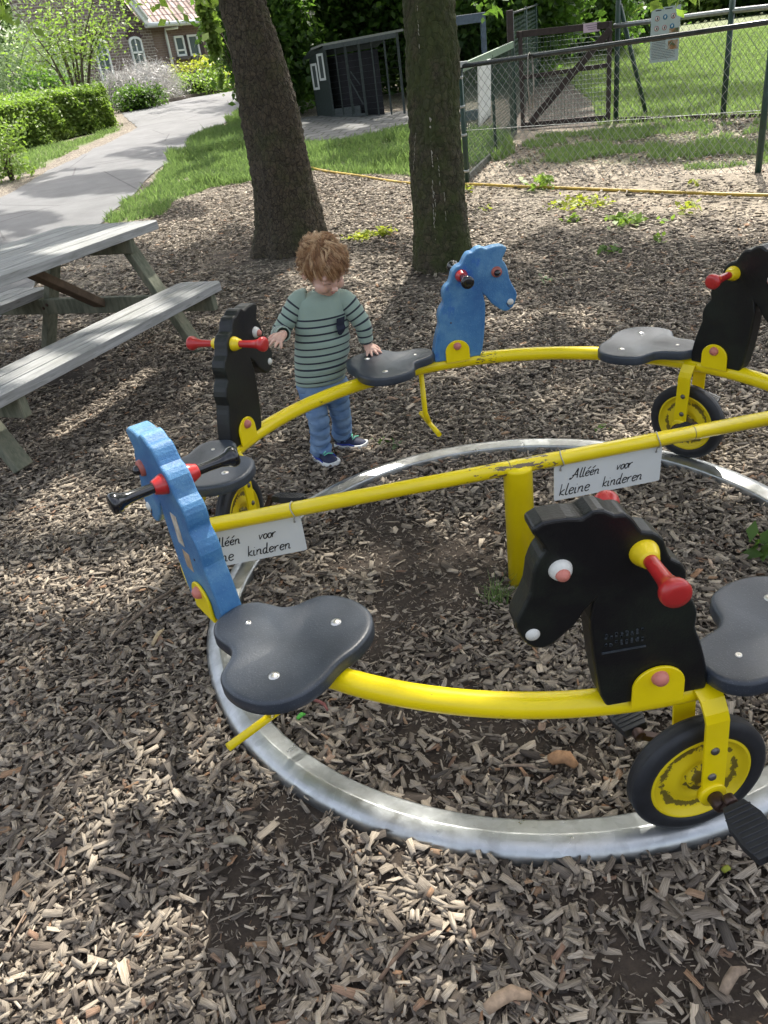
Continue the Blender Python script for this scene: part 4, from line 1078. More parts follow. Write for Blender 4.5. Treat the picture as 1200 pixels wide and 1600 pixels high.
mb.tube([Vector(c0[0])+Vector(c0[1])*1.10*math.cos(a)+Vector(c0[2])*1.10*math.sin(a)+Vector((0, 0, -.004*abs(math.sin(a)))) for a in np.linspace(0, 2*PI, 29)[:-1]], .0028, 8, closed=True)
mb.build('neck_band', M_NAVY, sh)
# chest pocket: a curved patch on the front of the shirt
def onshirt(u, pyy, off=.019):
    best = min(range(len(TS2)), key=lambda i: abs(TS2[i][0]-pyy)); c_, ax, ay = secs[best]
    return Vector(c_)+Vector(ax)*u+Vector(ay)*math.sqrt(max(0, 1-u*u))+fwd*off
mb = MB(); vs = []; us = np.linspace(.46, .80, 7); rows = [493, 499, 505, 511, 516, 520]
for j, pyy in enumerate(rows):
    for i, u in enumerate(us):
        k_ = 1 if j < 4 else (.78 if j == 4 else .25); um = .63+(u-.63)*k_
        P = onshirt(um, pyy); Pz = PX(503, pyy, YB).z; vs.append(Vector((P.x, P.y, Pz)))
mb.add(vs, [(j*7+i, j*7+i+1, (j+1)*7+i+1, (j+1)*7+i) for j in range(5) for i in range(6)])
mb.build('pocket', M_NAVY, sh)
# --- jeans
t = NT('denim'); c = t.co(); n1 = t.noise(c, 16, 5, .65); n2 = t.noise(t.mapping(c, (1, 1, 1.3)), 13, 4, .55)
t.set(Base_Color=t.mix(t.ramp(n2, [(.3, (0, 0, 0)), (.75, (1, 1, 1))]), (.07, .155, .33), (.24, .36, .52)), Roughness=.85)
t.bump(t.mix(.4, n2, t.noise(c, 260, 2)), .6, .006)
M_JEAN = t.m
mb = MB()
def trouser(h_, k_, a_, seed):
    P = [Vector(h_)+Vector((0, 0, .05)), Vector(h_), (h_+k_)/2, k_, (k_+a_)/2, a_+Vector((0, 0, .012)), a_+Vector((0, 0, -.004))]
    C_ = catmull(P, 8, closed=False); rs = [float(x[0]) for x in catmull([(q,) for q in (.056, .051, .045, .041, .039, .039, .038)], 8, closed=False)]
    pr = None; d = 0; out = []
    for i, (p, q) in enumerate(zip(C_, rs)):
        if pr is not None: d += np.linalg.norm(p-pr)
        pr = p; amp = .035+.075*max(0, (d-.13)/.12)
        out.append(q*(1+amp*math.sin(d*150+seed)+amp*.6*math.sin(d*270+seed*3)))
    mb.tube([Vector(p)+Vector((.003*math.sin(i*1.1+seed), 0, 0)) for i, p in enumerate(C_)], out, 22, cap=False)
trouser(hipL, kneL, ankL, .3); trouser(hipR, kneR, ankR, 2.)
loft(mb, [(PX(503, 588, YB), right*.088, fwd*.066), (PX(504, 600, YB), right*.09, fwd*.068), (PX(505, 615, YB), right*.088, fwd*.066), (PX(506, 626, YB), right*.06, fwd*.045)], 28, False)
je = mb.build('jeans', M_JEAN, body, fixn=False)
# --- shoes
M_SHOE = simple('navy_sneaker', (.014, .022, .060), .7, 0, .3, 80, bump=.2)
M_SOLE = simple('white_sole', (.68, .70, .70), .6, 0, .08, 30)
M_LACE = simple('mint_laces', (.16, .62, .42), .6)
M_ROYAL = simple('blue_shoe_side', (.02, .045, .32), .6)
def shoe(ank, toe):
    a = Vector((ank.x, ank.y, 0)); d = Vector((toe[0], toe[1], 0)).normalized(); s = Vector((-d.y, d.x, 0))
    L_ = .138
    def oc(t_, w_, z): return a-d*.035+d*L_*t_, w_, z
    prof = [(0, .018, .052), (.05, .026, .060), (.2, .029, .066), (.38, .029, .060), (.55, .031, .044), (.72, .033, .034), (.88, .029, .029), (.97, .018, .024), (1.0, .006, .018)]
    mb = MB(); vs = []; fs = []; n = 14
    for t_, w_, h_ in prof:
        c_ = a-d*.035+d*L_*t_
        for k in range(n):
            an = PI*k/(n-1); vs.append(c_+s*w_*math.cos(an)*(1-.12*math.sin(an))+Vector((0, 0, .012+h_*max(0, math.sin(an))**.75)))
    for i in range(len(prof)-1):
        for k in range(n-1): fs.append((i*n+k, i*n+k+1, (i+1)*n+k+1, (i+1)*n+k))
    fs.append(tuple(range(n)))
    mb.add(vs, fs, 0, True); so_ = mb.build('shoe', M_SHOE, body)
    mb = MB(); vs = []; out = []
    for t_, w_, h_ in prof: out.append((t_, w_+.004))
    ring = [(t_, w_) for t_, w_ in out]+[(t_, -w_) for t_, w_ in out[::-1]]
    ring = [(t_*1.04-.02, w_) for t_, w_ in ring]; n = len(ring)
    zs = [(.0, .93), (.004, 1.0), (.013, 1.0), (.018, .95)]
    for z, k_ in zs:
        for t_, w_ in ring: vs.append(a-d*.035+d*L_*t_+s*w_*k_+Vector((0, 0, z+(.006 if t_ > .9 else 0)+.010)))
    fs = [tuple(range(n))[::-1], tuple(range(3*n, 4*n))]
    for i in range(3):
        for k in range(n): fs.append((i*n+k, i*n+(k+1) % n, (i+1)*n+(k+1) % n, (i+1)*n+k))
    mb.add(vs, fs); mb.build('sole', M_SOLE, so_, .001, 1)
    mb = MB()
    for q in range(4):
        t_ = .36+.10*q; zz = .012+(.062, .056, .047, .040)[q]
        c_ = a-d*.035+d*L_*t_+Vector((0, 0, zz+.004)); sg = 1 if q % 2 else -1
        mb.tube([c_-s*.018-d*.006*sg-Vector((0, 0, .005)), c_+Vector((0, 0, .001)), c_+s*.018+d*.006*sg-Vector((0, 0, .005))], .0022, 8)
    mb.build('laces', M_LACE, so_)
    mb = MB()
    c_ = a-d*.035+d*L_*.22+Vector((0, 0, .084)); mb.tube([c_-s*.014, c_+s*.014], .0045, 8)
    mb.build('strap', M_LACE, so_)
    mb = MB()
    for sg in (-1, 1):
        mb.tube([a-d*.035+d*L_*t_+s*sg*w_+Vector((0, 0, z)) for t_, w_, z in ((.12, .029, .034), (.3, .031, .030), (.5, .033, .034), (.68, .034, .028))], [.002, .004, .004, .002], 8)
    mb.build('side_stripe', M_ROYAL, so_)
shoe(ankL, (.55, -.83)); shoe(ankR, (.93, -.38))
# ================================================================== TREES AND PLANTS
def leafmat(name, stops, trans, rough=.5, tf=.35):
    t = NT(name); geo = t.n('NewGeometry')
    t.set(Base_Color=t.ramp(geo.outputs['Random Per Island'], stops), Roughness=rough)
    tr = t.n('BsdfTranslucent'); tr.inputs[0].default_value = (*trans, 1); mx = t.n('MixShader'); mx.inputs[0].default_value = tf
    t.l(t.b.outputs[0], mx.inputs[1]); t.l(tr.outputs[0], mx.inputs[2]); t.l(mx.outputs[0], t.out.inputs[0]); return t.m
L_DARK = leafmat('dark_leaf', [(0, (.02, .045, .012)), (.6, (.045, .095, .022)), (1, (.12, .20, .045))], (.17, .34, .04), tf=.42)
L_MID = leafmat('green_leaf', [(0, (.03, .065, .014)), (.6, (.06, .12, .022)), (1, (.11, .19, .035))], (.14, .28, .03))
L_BRI = leafmat('bright_leaf', [(0, (.09, .14, .035)), (.5, (.18, .26, .065)), (1, (.31, .40, .12))], (.26, .42, .05), tf=.42)
L_YEL = leafmat('yellow_green_leaf', [(0, (.12, .17, .02)), (.5, (.28, .33, .04)), (1, (.42, .43, .06))], (.45, .52, .05), tf=.4)
L_PALE = leafmat('pale_feathery_leaf', [(0, (.10, .16, .08)), (.5, (.19, .28, .14)), (1, (.30, .38, .20))], (.25, .36, .15), tf=.4)
L_LAV = leafmat('silvery_stalk', [(0, (.30, .31, .27)), (.5, (.50, .50, .47)), (1, (.66, .64, .64))], (.35, .33, .33), tf=.25)
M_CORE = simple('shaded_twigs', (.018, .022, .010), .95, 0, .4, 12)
def bark(name, moss_lo, moss_hi, k):
    t = NT(name); c = t.co(); v = t.voro(t.mapping(c, (1, 1, .62)), 30, 'DISTANCE_TO_EDGE'); n1 = t.noise(c, 5, 6, .65); n2 = t.noise(c, 70, 5, .7)
    bc = t.ramp(n2, [(.3, (.030, .024, .016)), (.55, (.078, .063, .043)), (.8, (.145, .120, .086))])
    bc = t.mix(t.ramp(v, [(.0, (1, 1, 1)), (.06, (0, 0, 0))]), bc, (.012, .010, .007))
    moss = t.ramp(n1, [(moss_lo, (0, 0, 0)), (moss_hi, (1, 1, 1))])
    bc = t.mix(t.math('MULTIPLY', moss, k), bc, (.040, .055, .012))
    vc = t.voro(t.mapping(c, (1, 1, .62)), 30, out='Color'); s1 = t.n('SeparateColor'); t.l(vc, s1.inputs[0])
    bc = t.mix(1., bc, t.ramp(s1.outputs[0], [(0, (.8, .8, .8)), (1, (1.18, 1.15, 1.12))]), 'MULTIPLY')
    t.set(Base_Color=bc, Roughness=.95); t.bump(t.math('ADD', t.math('MULTIPLY', t.ramp(v, [(0, (0, 0, 0)), (.12, (1, 1, 1))]), .6), n2), .7, .012)
    return t.m
M_BARK = bark('bark', .48, .7, .45); M_BARK2 = bark('mossy_bark', .32, .56, .8)
M_TWIG = simple('grey_brown_twig', (.09, .07, .05), .9, 0, .3, 20)
def leaves(P, size, r, up=.5, aspect=.55, fold=.25):
    P = np.asarray(P, float); N = len(P)
    s = size*r.uniform(.6, 1.3, N)
    n = r.normal(size=(N, 3)); n[:, 2] = np.abs(n[:, 2])+up; n /= np.linalg.norm(n, axis=1)[:, None]
    a = r.normal(size=(N, 3)); a -= n*(a*n).sum(1)[:, None]; a /= np.linalg.norm(a, axis=1)[:, None]+1e-9
    b = np.cross(n, a)
    S = s[:, None]
    V = np.stack([P-a*S*.5, P+b*S*aspect*.5+n*S*fold*.3, P+a*S*.5, P-b*S*aspect*.5+n*S*fold*.3], 1)
    F = np.arange(N*4).reshape(N, 4)
    return V.reshape(-1, 3), F
def cloud(c, rad, nclump, per, r, hollow=.45, csz=.22):
    """leaf positions grouped in clumps near the outside of an ellipsoid"""
    d = r.normal(size=(nclump, 3)); d /= np.linalg.norm(d, axis=1)[:, None]
    q = (hollow+(1-hollow)*r.uniform(0, 1, nclump)**.6)
    lump = 1+.22*np.sin(d[:, 0]*5+d[:, 2]*4+c[0])+.12*np.sin(d[:, 1]*9+c[1])
    C_ = np.array(c)+d*np.array(rad)*(q*lump)[:, None]
    P = C_[:, None, :]+r.normal(size=(nclump, per, 3))*np.array(rad)*csz*r.uniform(.5, 1.3, (nclump, 1, 1))
    return P.reshape(-1, 3)
def bush(name, px, py, wpx, hpx, mat, label, cat, group=None, n=90, per=40, size=.09, core=True, Y=None, depth=1., up=.4, sunk=.1, aspect=.55, seed=0, stem=True):
    """a plant whose foot is seen at px,py; width and height as seen there"""
    r = np.random.default_rng(int(abs(px)*7+abs(py)+seed)+31)
    g = W(px, py) if Y is None else WY(px, py, Y)
    if Y is not None: g = np.array([g[0], g[1], float(zg(g[0], g[1]))]); hh = HT(g[0], g[1], py-hpx)-g[2]
    k = ((g-CAM)@fw)/FPX
    rx = wpx*k/2; hh = hpx*k if Y is None else hh
    g = g+np.array([0, rx*depth*.6, 0]); g[2] = float(zg(g[0], g[1]))
    root = empty(name, g, label, cat, group)
    c_ = g+np.array([0, 0, hh*(.5-sunk*.5)]); rad = (rx, rx*depth, hh*.5*(1+sunk))
    P = cloud(c_, rad, n, per, r); P = P[P[:, 2] > g[2]]
    V, F = leaves(P, size, r, up, aspect); mesh_np('foliage', V, F, mat, root)
    if core:
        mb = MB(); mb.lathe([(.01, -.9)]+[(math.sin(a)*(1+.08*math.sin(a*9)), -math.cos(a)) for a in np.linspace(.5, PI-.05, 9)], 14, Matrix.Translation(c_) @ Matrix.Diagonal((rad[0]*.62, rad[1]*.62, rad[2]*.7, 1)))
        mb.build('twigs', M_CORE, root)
    elif stem:
        mb = MB()
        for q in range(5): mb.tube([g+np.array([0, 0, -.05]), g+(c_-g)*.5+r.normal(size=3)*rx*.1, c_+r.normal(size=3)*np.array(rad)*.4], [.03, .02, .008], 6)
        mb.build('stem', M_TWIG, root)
    return root
# ---- the two thick trunks
def trunk_mesh(rows, top_extra, base_flare, seed, parent, M_BARK=M_BARK):
    """rows: (px centre, py, half width px) at the base's distance"""
    base = W(rows[0][0], rows[0][1]); Yd = base[1]+.22
    pts = [(WY(a, b, Yd), hw(WY(a, b, Yd), h)) for a, b, h in rows]
    P = [p for p, _ in pts]; R = [q for _, q in pts]
    g0 = float(zg(P[0][0], Yd))
    d = (P[-1]-P[-2]); d /= np.linalg.norm(d)
    for k in range(1, 4): P.append(P[len(rows)-1]+d*top_extra*k/3); R.append(R[len(rows)-1]*(1-.17*k))
    zs = [p[2] for p in P]
    n = 150; Z = np.concatenate([np.arange(g0-.12, 2.3, .014), np.linspace(2.35, P[-1][2], 60)])
    vs = np.zeros((len(Z), n, 3))
    cx_ = np.interp(Z, zs, [p[0] for p in P]); cy_ = np.interp(Z, zs, [p[1] for p in P]); rr_ = np.interp(Z, zs, R)
    for i, z in enumerate(Z):
        fl = base_flare*math.exp(-max(z-g0, 0)/.22)
        for k in range(n):
            a = 2*PI*k/n
            rad = rr_[i]*(1+fl*(.55+.45*math.sin(a*4+seed)+.25*math.sin(a*7+seed*2))+.03*math.sin(a*3+z*1.7+seed)+.02*math.sin(a*5-z*2.3))
            x, y = cx_[i]+rad*math.cos(a), cy_[i]+rad*math.sin(a)
            if z < 2.3:
                vd, vp = mnoise.voronoi(Vector((x*21, y*21, z*15+seed*9)), distance_metric='DISTANCE')
                e = min(1, (vd[1]-vd[0])*3.2)
                rad += .010*e-.010+.010*mnoise.noise(Vector((x*30, y*30, z*30)))+.022*mnoise.noise(Vector((x*5, y*5, z*2.5+seed)))
            vs[i, k] = (cx_[i]+rad*math.cos(a), cy_[i]+rad*math.sin(a), z)
    idx = np.arange(len(Z)*n).reshape(len(Z), n)
    F = np.stack([idx[:-1], np.roll(idx, -1, 1)[:-1], np.roll(idx, -1, 1)[1:], idx[1:]], -1).reshape(-1, 4)
    mesh_np('trunk', vs.reshape(-1, 3), F, M_BARK, parent, smooth=True)
    return P, R
b1 = W(455, 387); b2 = W(691, 414)
tree1 = empty('thick_tree', (b1[0], b1[1]+.22, float(zg(*b1[:2]))), 'thick leaning tree trunk with scaly grey bark standing behind the toddler', 'tree', 'thick trunks beside the carousel')
tree2 = empty('thick_tree', (b2[0], b2[1]+.22, float(zg(*b2[:2]))), 'thick upright mossy trunk with pale resin streaks behind the far blue horse head', 'tree', 'thick trunks beside the carousel')
P1, R1 = trunk_mesh([(455, 400, 52), (453, 350, 49), (441, 280, 47), (424, 180, 45), (401, 80, 41), (379, 0, 37)], 6.5, .26, 1.3, tree1)
P2, R2 = trunk_mesh([(691, 428, 43), (690, 380, 42.5), (685, 280, 42), (680, 180, 41.5), (675, 80, 41), (670, 0, 40.5)], 6.5, .20, 4.1, tree2, M_BARK2)
# resin streaks running down the second trunk
M_RESIN = simple('dried_resin', (.34, .32, .26), .5, 0, .2, 60)
r = np.random.default_rng(21)
mb = MB()
def on_trunk(px, py):
    d = ray(px, py); best = None
    zs_ = [p[2] for p in P2]
    for t_ in np.arange(4.5, 7.5, .004):
        q = CAM+d*t_; cx_ = np.interp(q[2], zs_, [p[0] for p in P2]); cy_ = np.interp(q[2], zs_, [p[1] for p in P2]); rr_ = np.interp(q[2], zs_, R2)
        if math.hypot(q[0]-cx_, q[1]-cy_) < rr_+.004: return Vector(q)
    return Vector(q)
for (x0, y0, x1, y1, w0) in ((672, 183, 674, 215, .008), (673, 215, 676, 262, .005), (675, 262, 678, 330, .0035), (677, 330, 681, 385, .003), (683, 238, 688, 285, .003), (652, 4, 655, 70, .003), (650, 200, 646, 260, .002), (694, 300, 697, 350, .0025), (679, 300, 680, 342, .003)):
    k = 0; yy = y0
    while yy < y1:
        L_ = r.uniform(3, 9); f0 = (yy-y0)/(y1-y0); f1 = min(1, (yy+L_-y0)/(y1-y0))
        if r.uniform() < .75: mb.tube([on_trunk(x0+(x1-x0)*f0+r.normal()*.5, yy), on_trunk(x0+(x1-x0)*(f0+f1)/2+r.normal()*.5, yy+L_/2), on_trunk(x0+(x1-x0)*f1+r.normal()*.5, yy+L_)], [w0*.4, w0*r.uniform(.5, 1), w0*.3], 5)
        yy += L_+r.uniform(0, 2)
rs_ = mb.build('resin_streaks', M_RESIN, tree2)
# ---- crowns overhead. The leaves are thinned where the sun gets down to the playground.
SUNNY = [(400, 318, 250, 38), (570, 350, 80, 26), (1000, 300, 300, 40), (620, 432, 60, 26), (590, 490, 34, 30), (235, 640, 110, 40), (60, 760, 80, 50), (180, 700, 90, 40), (80, 660, 60, 40), (150, 800, 190, 75), (90, 930, 130, 60), (250, 900, 50, 90), (690, 830, 26, 46), (600, 770, 40, 20), (680, 1300, 130, 34), (640, 1370, 95, 55), (830, 1225, 110, 26), (870, 1305, 140, 22), (30, 1500, 100, 110), (160, 1570, 90, 50), (330, 1560, 60, 26), (720, 1450, 60, 50), (1080, 720, 40, 16), (360, 960, 26, 40), (560, 880, 26, 18), (880, 1120, 40, 14), (740, 500, 22, 14), (880, 640, 34, 12), (440, 1240, 22, 16), (300, 1180, 40, 24)]
SHADY = [(110, 285, 120, 17), (250, 240, 70, 7), (300, 222, 50, 5), (280, 172, 90, 5), (20, 350, 60, 18), (330, 160, 60, 3), (280, 330, 40, 10), (840, 235, 60, 30), (1000, 225, 90, 22), (1150, 215, 80, 22), (560, 235, 80, 20), (330, 270, 50, 16), (420, 240, 60, 30), (560, 196, 130, 22), (1050, 152, 170, 26), (890, 160, 70, 40), (960, 120, 60, 14)]
def fleck(x, y, pad=1.):
    px, py = proj(np.stack([x, y, zg(x, y)], 1)); m = np.zeros(len(x))
    for (a, b, c_, d) in SUNNY: m = np.maximum(m, np.clip(1.55-np.hypot((px-a)/c_, (py-b)/d)*1.0, 0, 1))
    return m
r = np.random.default_rng(99)
N = 62000
gx_ = r.uniform(-6.5, 6.5, N); gy_ = r.uniform(-2.2, 9.5, N)
px_, py_ = proj(np.stack([gx_, gy_, zg(gx_, gy_)], 1))
edge = 372+25*np.sin(px_/90.)+18*np.sin(px_/37.)
keep = ((py_ > edge) | (gy_ < 1.0))
cl = vnoise(gx_*1.0, gy_, 1.6, 21)*.7+vnoise(gx_, gy_, 4.2, 22)*.45
keep &= (r.uniform(0, 1, N) < np.clip((cl-.28)*2.8, 0.02, 1))
keep &= r.uniform(0, 1, N) > fleck(gx_, gy_)*1.06
gx_, gy_ = gx_[keep], gy_[keep]
# shaded patches farther out
ex, ey = [], []
for (a, b, c_, d) in SHADY:
    n_ = int(100*c_/10*max(d, 8)/8); k = r.uniform(0, 1, n_)**.5; an = r.uniform(0, 2*PI, n_)
    for q in range(n_):
        w_ = W(a+c_*1.35*k[q]*math.cos(an[q]), b+d*1.5*k[q]*math.sin(an[q]))
        if float(vnoise(w_[0], w_[1], 1.1, 31))*.75+float(vnoise(w_[0], w_[1], 3.3, 32))*.4 > .38+.45*k[q]**3: ex.append(w_[0]); ey.append(w_[1])
gx2, gy2 = np.array(ex), np.array(ey)
def up_points(x, y, z0, z1):
    z = r.uniform(z0, z1, len(x)); zb = zg(x, y); k = (z-zb)/SD[2]
    return np.stack([x+SD[0]*k, y+SD[1]*k, z], 1)
C1 = up_points(gx_, gy_, 4.6, 7.6)
C2 = up_points(gx2, gy2, 5.4, 7.6)
left = C1[:, 0] < .9
Va, Fa = leaves(C1[left], .19, r, 1.2, .62); Vb, Fb = leaves(C1[~left], .19, r, 1.2, .62)
mesh_np('crown', Va, Fa, L_MID, tree1); mesh_np('crown', Vb, Fb, L_MID, tree2)
Vc, Fc = leaves(C2, .24, r, 1.2, .62)
# limbs
for tr_o, P, R, seed in ((tree1, P1, R1, 1), (tree2, P2, R2, 2)):
    rr2 = np.random.default_rng(seed)
    for q in range(9):
        f = .35+.6*q/9; zz = 4.0+3.2*q/9; s0 = np.array([np.interp(zz, [p[2] for p in P], [p[i] for p in P]) for i in range(3)]); a = q*2.4+seed; L_ = 4.2-.2*q
        d = np.array([math.cos(a), math.sin(a), .25]); mb = MB()
        mb.tube([s0, s0+d*L_*.35+rr2.normal(size=3)*.15, s0+d*L_*.7+rr2.normal(size=3)*.3, s0+d*L_+rr2.normal(size=3)*.4], [.11, .075, .045, .012], 8)
        mb.build('limb', M_BARK, tr_o)
# taller tree whose overhead leaves are laid out to shade road, lawn and hutch
tree3 = empty('roadside_tree', (2.2, 19.5, float(zg(2.2, 19.5))), 'roadside tree behind the wire hutch, its overhead leaves laid out to cast shade patches', 'tree', 'trees behind the hutch')
mb = MB(); mb.tube([(2.2, 19.5, .5), (2.1, 19.4, 4), (1.5, 19, 8)], [.2, .17, .1], 12); mb.build('trunk', M_BARK, tree3)
mesh_np('crown', Vc, Fc, L_MID, tree3)
# low twigs with leaves hanging into the top edge of the view
def sprig(px, py, Y, n, spread, parent, mat, size, seed):
    rr2 = np.random.default_rng(seed); c_ = WY(px, py, Y); P = c_+rr2.normal(size=(n, 3))*np.array([spread, spread, spread*.6])
    V, F = leaves(P, size, rr2, .1, .6); mesh_np('hanging_leaves', V, F, mat, parent)
    mb = MB(); mb.tube([c_+np.array([.1, .3, 2.2]), c_+np.array([.05, .1, .8]), c_+np.array([0, 0, .05])], [.02, .01, .004], 6); mb.build('hanging_twig', M_TWIG, parent)
sprig(1060, -8, 6.2, 26, .085, tree2, L_BRI, .11, 3)
sprig(775, -4, 8.0, 30, .12, tree2, L_MID, .11, 4)
sprig(330, -12, 7.5, 50, .22, tree1, L_BRI, .10, 5)
sprig(250, -16, 8.5, 30, .25, tree1, L_BRI, .10, 6)
sprig(6, 20, 9.0, 40, .22, tree1, L_BRI, .12, 7)
# ---- trees and tall bushes behind the hutch and the fences
def btree(px, py, Y, wpx, top, mat, label, n=260, per=50, size=.16, depth=1., low=0, group='trees behind the hutch', cat='tree', name='leafy_tree', dx=0.):
    """crown from row py-low up to row top (may lie above the frame)"""
    r2 = np.random.default_rng(int(px*3+Y*11)+5)
    g = WY(px, py, Y); g[2] = float(zg(g[0], g[1])); k = ((g-CAM)@fw)/FPX
    rx = wpx*k/2; zt_ = HT(g[0], g[1], top); zb = g[2]+low
    root = empty(name, g, label, cat, group)
    c_ = np.array([g[0]+dx, g[1], (zt_+zb)/2]); rad = (rx, rx*depth, (zt_-zb)/2*1.05)
    P = cloud(c_, rad, n, per, r2, .35, .16); P = P[P[:, 2] > g[2]+.03]
    V, F = leaves(P, size, r2, .3, .6); mesh_np('crown', V, F, mat, root)
    mb = MB(); mb.tube([g-np.array([0, 0, .2]), g+(c_-g)*.5+r2.normal(size=3)*.08, c_+np.array([0, 0, rad[2]*.5])], [max(.05, rx*.09), rx*.07, .02], 8)
    mb.build('trunk', M_BARK, root)
    for q in range(4):
        a = q*1.7+px; mb = MB(); mb.tube([g+(c_-g)*.45, c_+np.array([math.cos(a)*rx*.4, math.sin(a)*rx*.4, rad[2]*.05]), c_+np.array([math.cos(a)*rx*.75, math.sin(a)*rx*.75, rad[2]*.45])], [rx*.045, rx*.03, .008], 6); mb.build('branch', M_BARK, root)
    return root
btree(412, 165, 13.2, 24, -60, L_BRI, 'light green leafy sapling showing left of the leaning trunk', n=60, per=26, size=.10, low=1.1, dx=-.56)
btree(440, 186, 18.2, 150, -140, L_DARK, 'dark dense bush filling the gap between leaning trunk and wire hutch', n=420, size=.15)
btree(560, 175, 20.5, 200, -190, L_DARK, 'wide dark tree with shining leaf edges right behind the wire hutch', n=520, size=.17)
btree(500, 150, 25, 170, -200, L_MID, 'mid green tree showing above the left roof edge of the hutch', n=380, size=.2)
btree(690, 150, 19.5, 190, -160, L_DARK, 'dark tree hidden mostly by the mossy trunk, right of the hutch', n=420, size=.17)
btree(800, 130, 18.5, 190, -150, L_DARK, 'dark tree with long bare branches behind the brown gate', n=420, size=.17)
btree(900, 105, 22.5, 170, -120, L_DARK, 'dark tree above the right half of the brown gate', n=380, size=.18)
btree(640, 120, 28, 260, -230, L_MID, 'big mid green tree far behind the hutch and the mossy trunk', n=460, size=.26)
btree(860, 90, 31, 260, -220, L_MID, 'big mid green tree far behind the gate', n=460, size=.26)
btree(985, 68, 26, 130, -70, L_MID, 'ivy green bushy tree left of the paper notice', n=300, size=.16, group='trees behind the lawn')
btree(1080, 50, 36, 150, -110, L_BRI, 'light green tree at the far edge of the lawn above the notice', n=300, size=.28, group='trees behind the lawn')
btree(1200, 36, 34, 170, -130, L_MID, 'mid green tree at the far edge of the lawn in the top right corner', n=340, size=.26, group='trees behind the lawn')
btree(1330, 30, 30, 200, -150, L_DARK, 'dark tree beyond the right end of the lawn, just out of view', n=300, size=.26, group='trees behind the lawn')
# far wood closing the view: reads as one mass
r = np.random.default_rng(77)
N = 60000; x = r.uniform(-70, 85, N); y = 62+np.abs(x)*.05+r.normal(0, 2.5, N); z = 1.2+r.uniform(0, 1, N)**.8*(11+2.5*np.sin(x*.21)+1.5*np.sin(x*.57))
V, F = leaves(np.stack([x, y, z], 1), .75, r, .1, .7)
o = mesh_np('far_wood', V, F, L_MID); tag(o, 'hazy green wood closing the view behind the far trees', 'wood', kind='stuff')
# ---- left side: hedges, shrubs, young tree
def hedge(name, A, B, depth, h, mat, label, n, size=.07, group=None, seed=1, side=1):
    """box of clipped foliage: front edge A-B on the ground, thickness away from the camera"""
    r2 = np.random.default_rng(seed); A = np.array(A[:2]); B = np.array(B[:2]); L_ = np.linalg.norm(B-A); u = (B-A)/L_; nn = np.array([-u[1], u[0]])*side
    mid = (A+B)/2; root = empty(name, (mid[0], mid[1], float(zg(*mid))), label, 'hedge', group)
    # surface biased
    a, b, c_ = r2.uniform(0, 1, n), r2.uniform(0, 1, n), r2.uniform(0, 1, n)
    f = r2.integers(0, 5, n); jit = r2.normal(0, .05, n)
    s_ = a*L_; d_ = b*depth; z_ = c_*h
    d_ = np.where(f <= 1, .04+jit, d_); z_ = np.where(f == 2, h+jit-.02, z_); z_ = np.where(f == 3, h+jit-.02, z_)
    s_ = np.where(f == 4, np.where(a < .5, 0, L_)+jit, s_)
    bulge = .10*np.sin(s_*3.1+seed)+.06*np.sin(s_*7.3+z_*5)
    rnd = np.clip((z_/h-.72)/.28, 0, 1)**2*.14
    x = A[0]+u[0]*s_+nn[0]*(d_+bulge*.6+rnd*np.where(f <= 1, 1, 0)); y = A[1]+u[1]*s_+nn[1]*(d_+bulge*.6+rnd*np.where(f <= 1, 1, 0))
    P = np.stack([x, y, zg(x, y)+.03+z_*(1+bulge*.5)], 1)
    V, F = leaves(P, size, r2, .45, .6); mesh_np('foliage', V, F, mat, root)
    o_ = []
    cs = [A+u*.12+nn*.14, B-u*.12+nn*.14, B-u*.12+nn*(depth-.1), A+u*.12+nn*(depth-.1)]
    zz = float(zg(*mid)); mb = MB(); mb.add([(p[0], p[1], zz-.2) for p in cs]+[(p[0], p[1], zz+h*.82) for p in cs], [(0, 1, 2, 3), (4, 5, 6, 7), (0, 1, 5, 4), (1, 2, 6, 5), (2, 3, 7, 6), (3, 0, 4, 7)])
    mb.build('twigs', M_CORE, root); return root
hL, hR = W(40, 236), W(183, 198)
hedge('clipped_hedge', hL, hR, 1.7, .86, L_BRI, 'bright green clipped hedge beside the road, the largest one', 26000, .085, 'hedges along the road', 3)
hedge('clipped_hedge', W(-60, 222), W(60, 196), 1.2, .80, L_YEL, 'yellow green low hedge behind the left end of the clipped hedge', 9000, .085, 'hedges along the road', 4)
bush('round_shrub', 12, 286, 75, 98, L_BRI, 'small twiggy shrub at the left edge in front of the clipped hedge', 'shrub', 'shrubs along the road', n=70, per=26, size=.065, core=False)
bush('low_shrub', 218, 172, 78, 34, L_MID, 'low dark green shrub at the road bend below the silvery grass', 'shrub', 'shrubs along the road', n=80, per=34, size=.10)
bush('silvery_grass', 232, 160, 110, 62, L_LAV, 'clump of silvery pale stalks in front of the arched windows', 'ornamental grass', n=120, per=60, size=.22, core=False, aspect=.07, up=.0, Y=29)
bush('silvery_grass', 185, 165, 50, 52, L_LAV, 'smaller clump of silvery stalks below the left arched window', 'ornamental grass', n=60, per=50, size=.22, core=False, aspect=.07, up=.0, Y=28.5)
bush('low_shrub', 312, 150, 92, 36, L_BRI, 'green rounded shrub beyond the road below the small windows', 'shrub', 'shrubs along the road', n=110, per=36, size=.12, Y=30.5)
bush('yellow_shrub', 318, 140, 100, 44, L_YEL, 'yellow leaved shrub under the small windows of the house', 'shrub', 'shrubs along the road', n=120, per=36, size=.13, Y=31.8)
bush('feathery_shrub', 60, 172, 150, 118, L_PALE, 'pale feathery tall shrub behind the hedge at the left edge', 'shrub', 'shrubs along the road', n=240, per=70, size=.10, core=False, aspect=.25, Y=26)
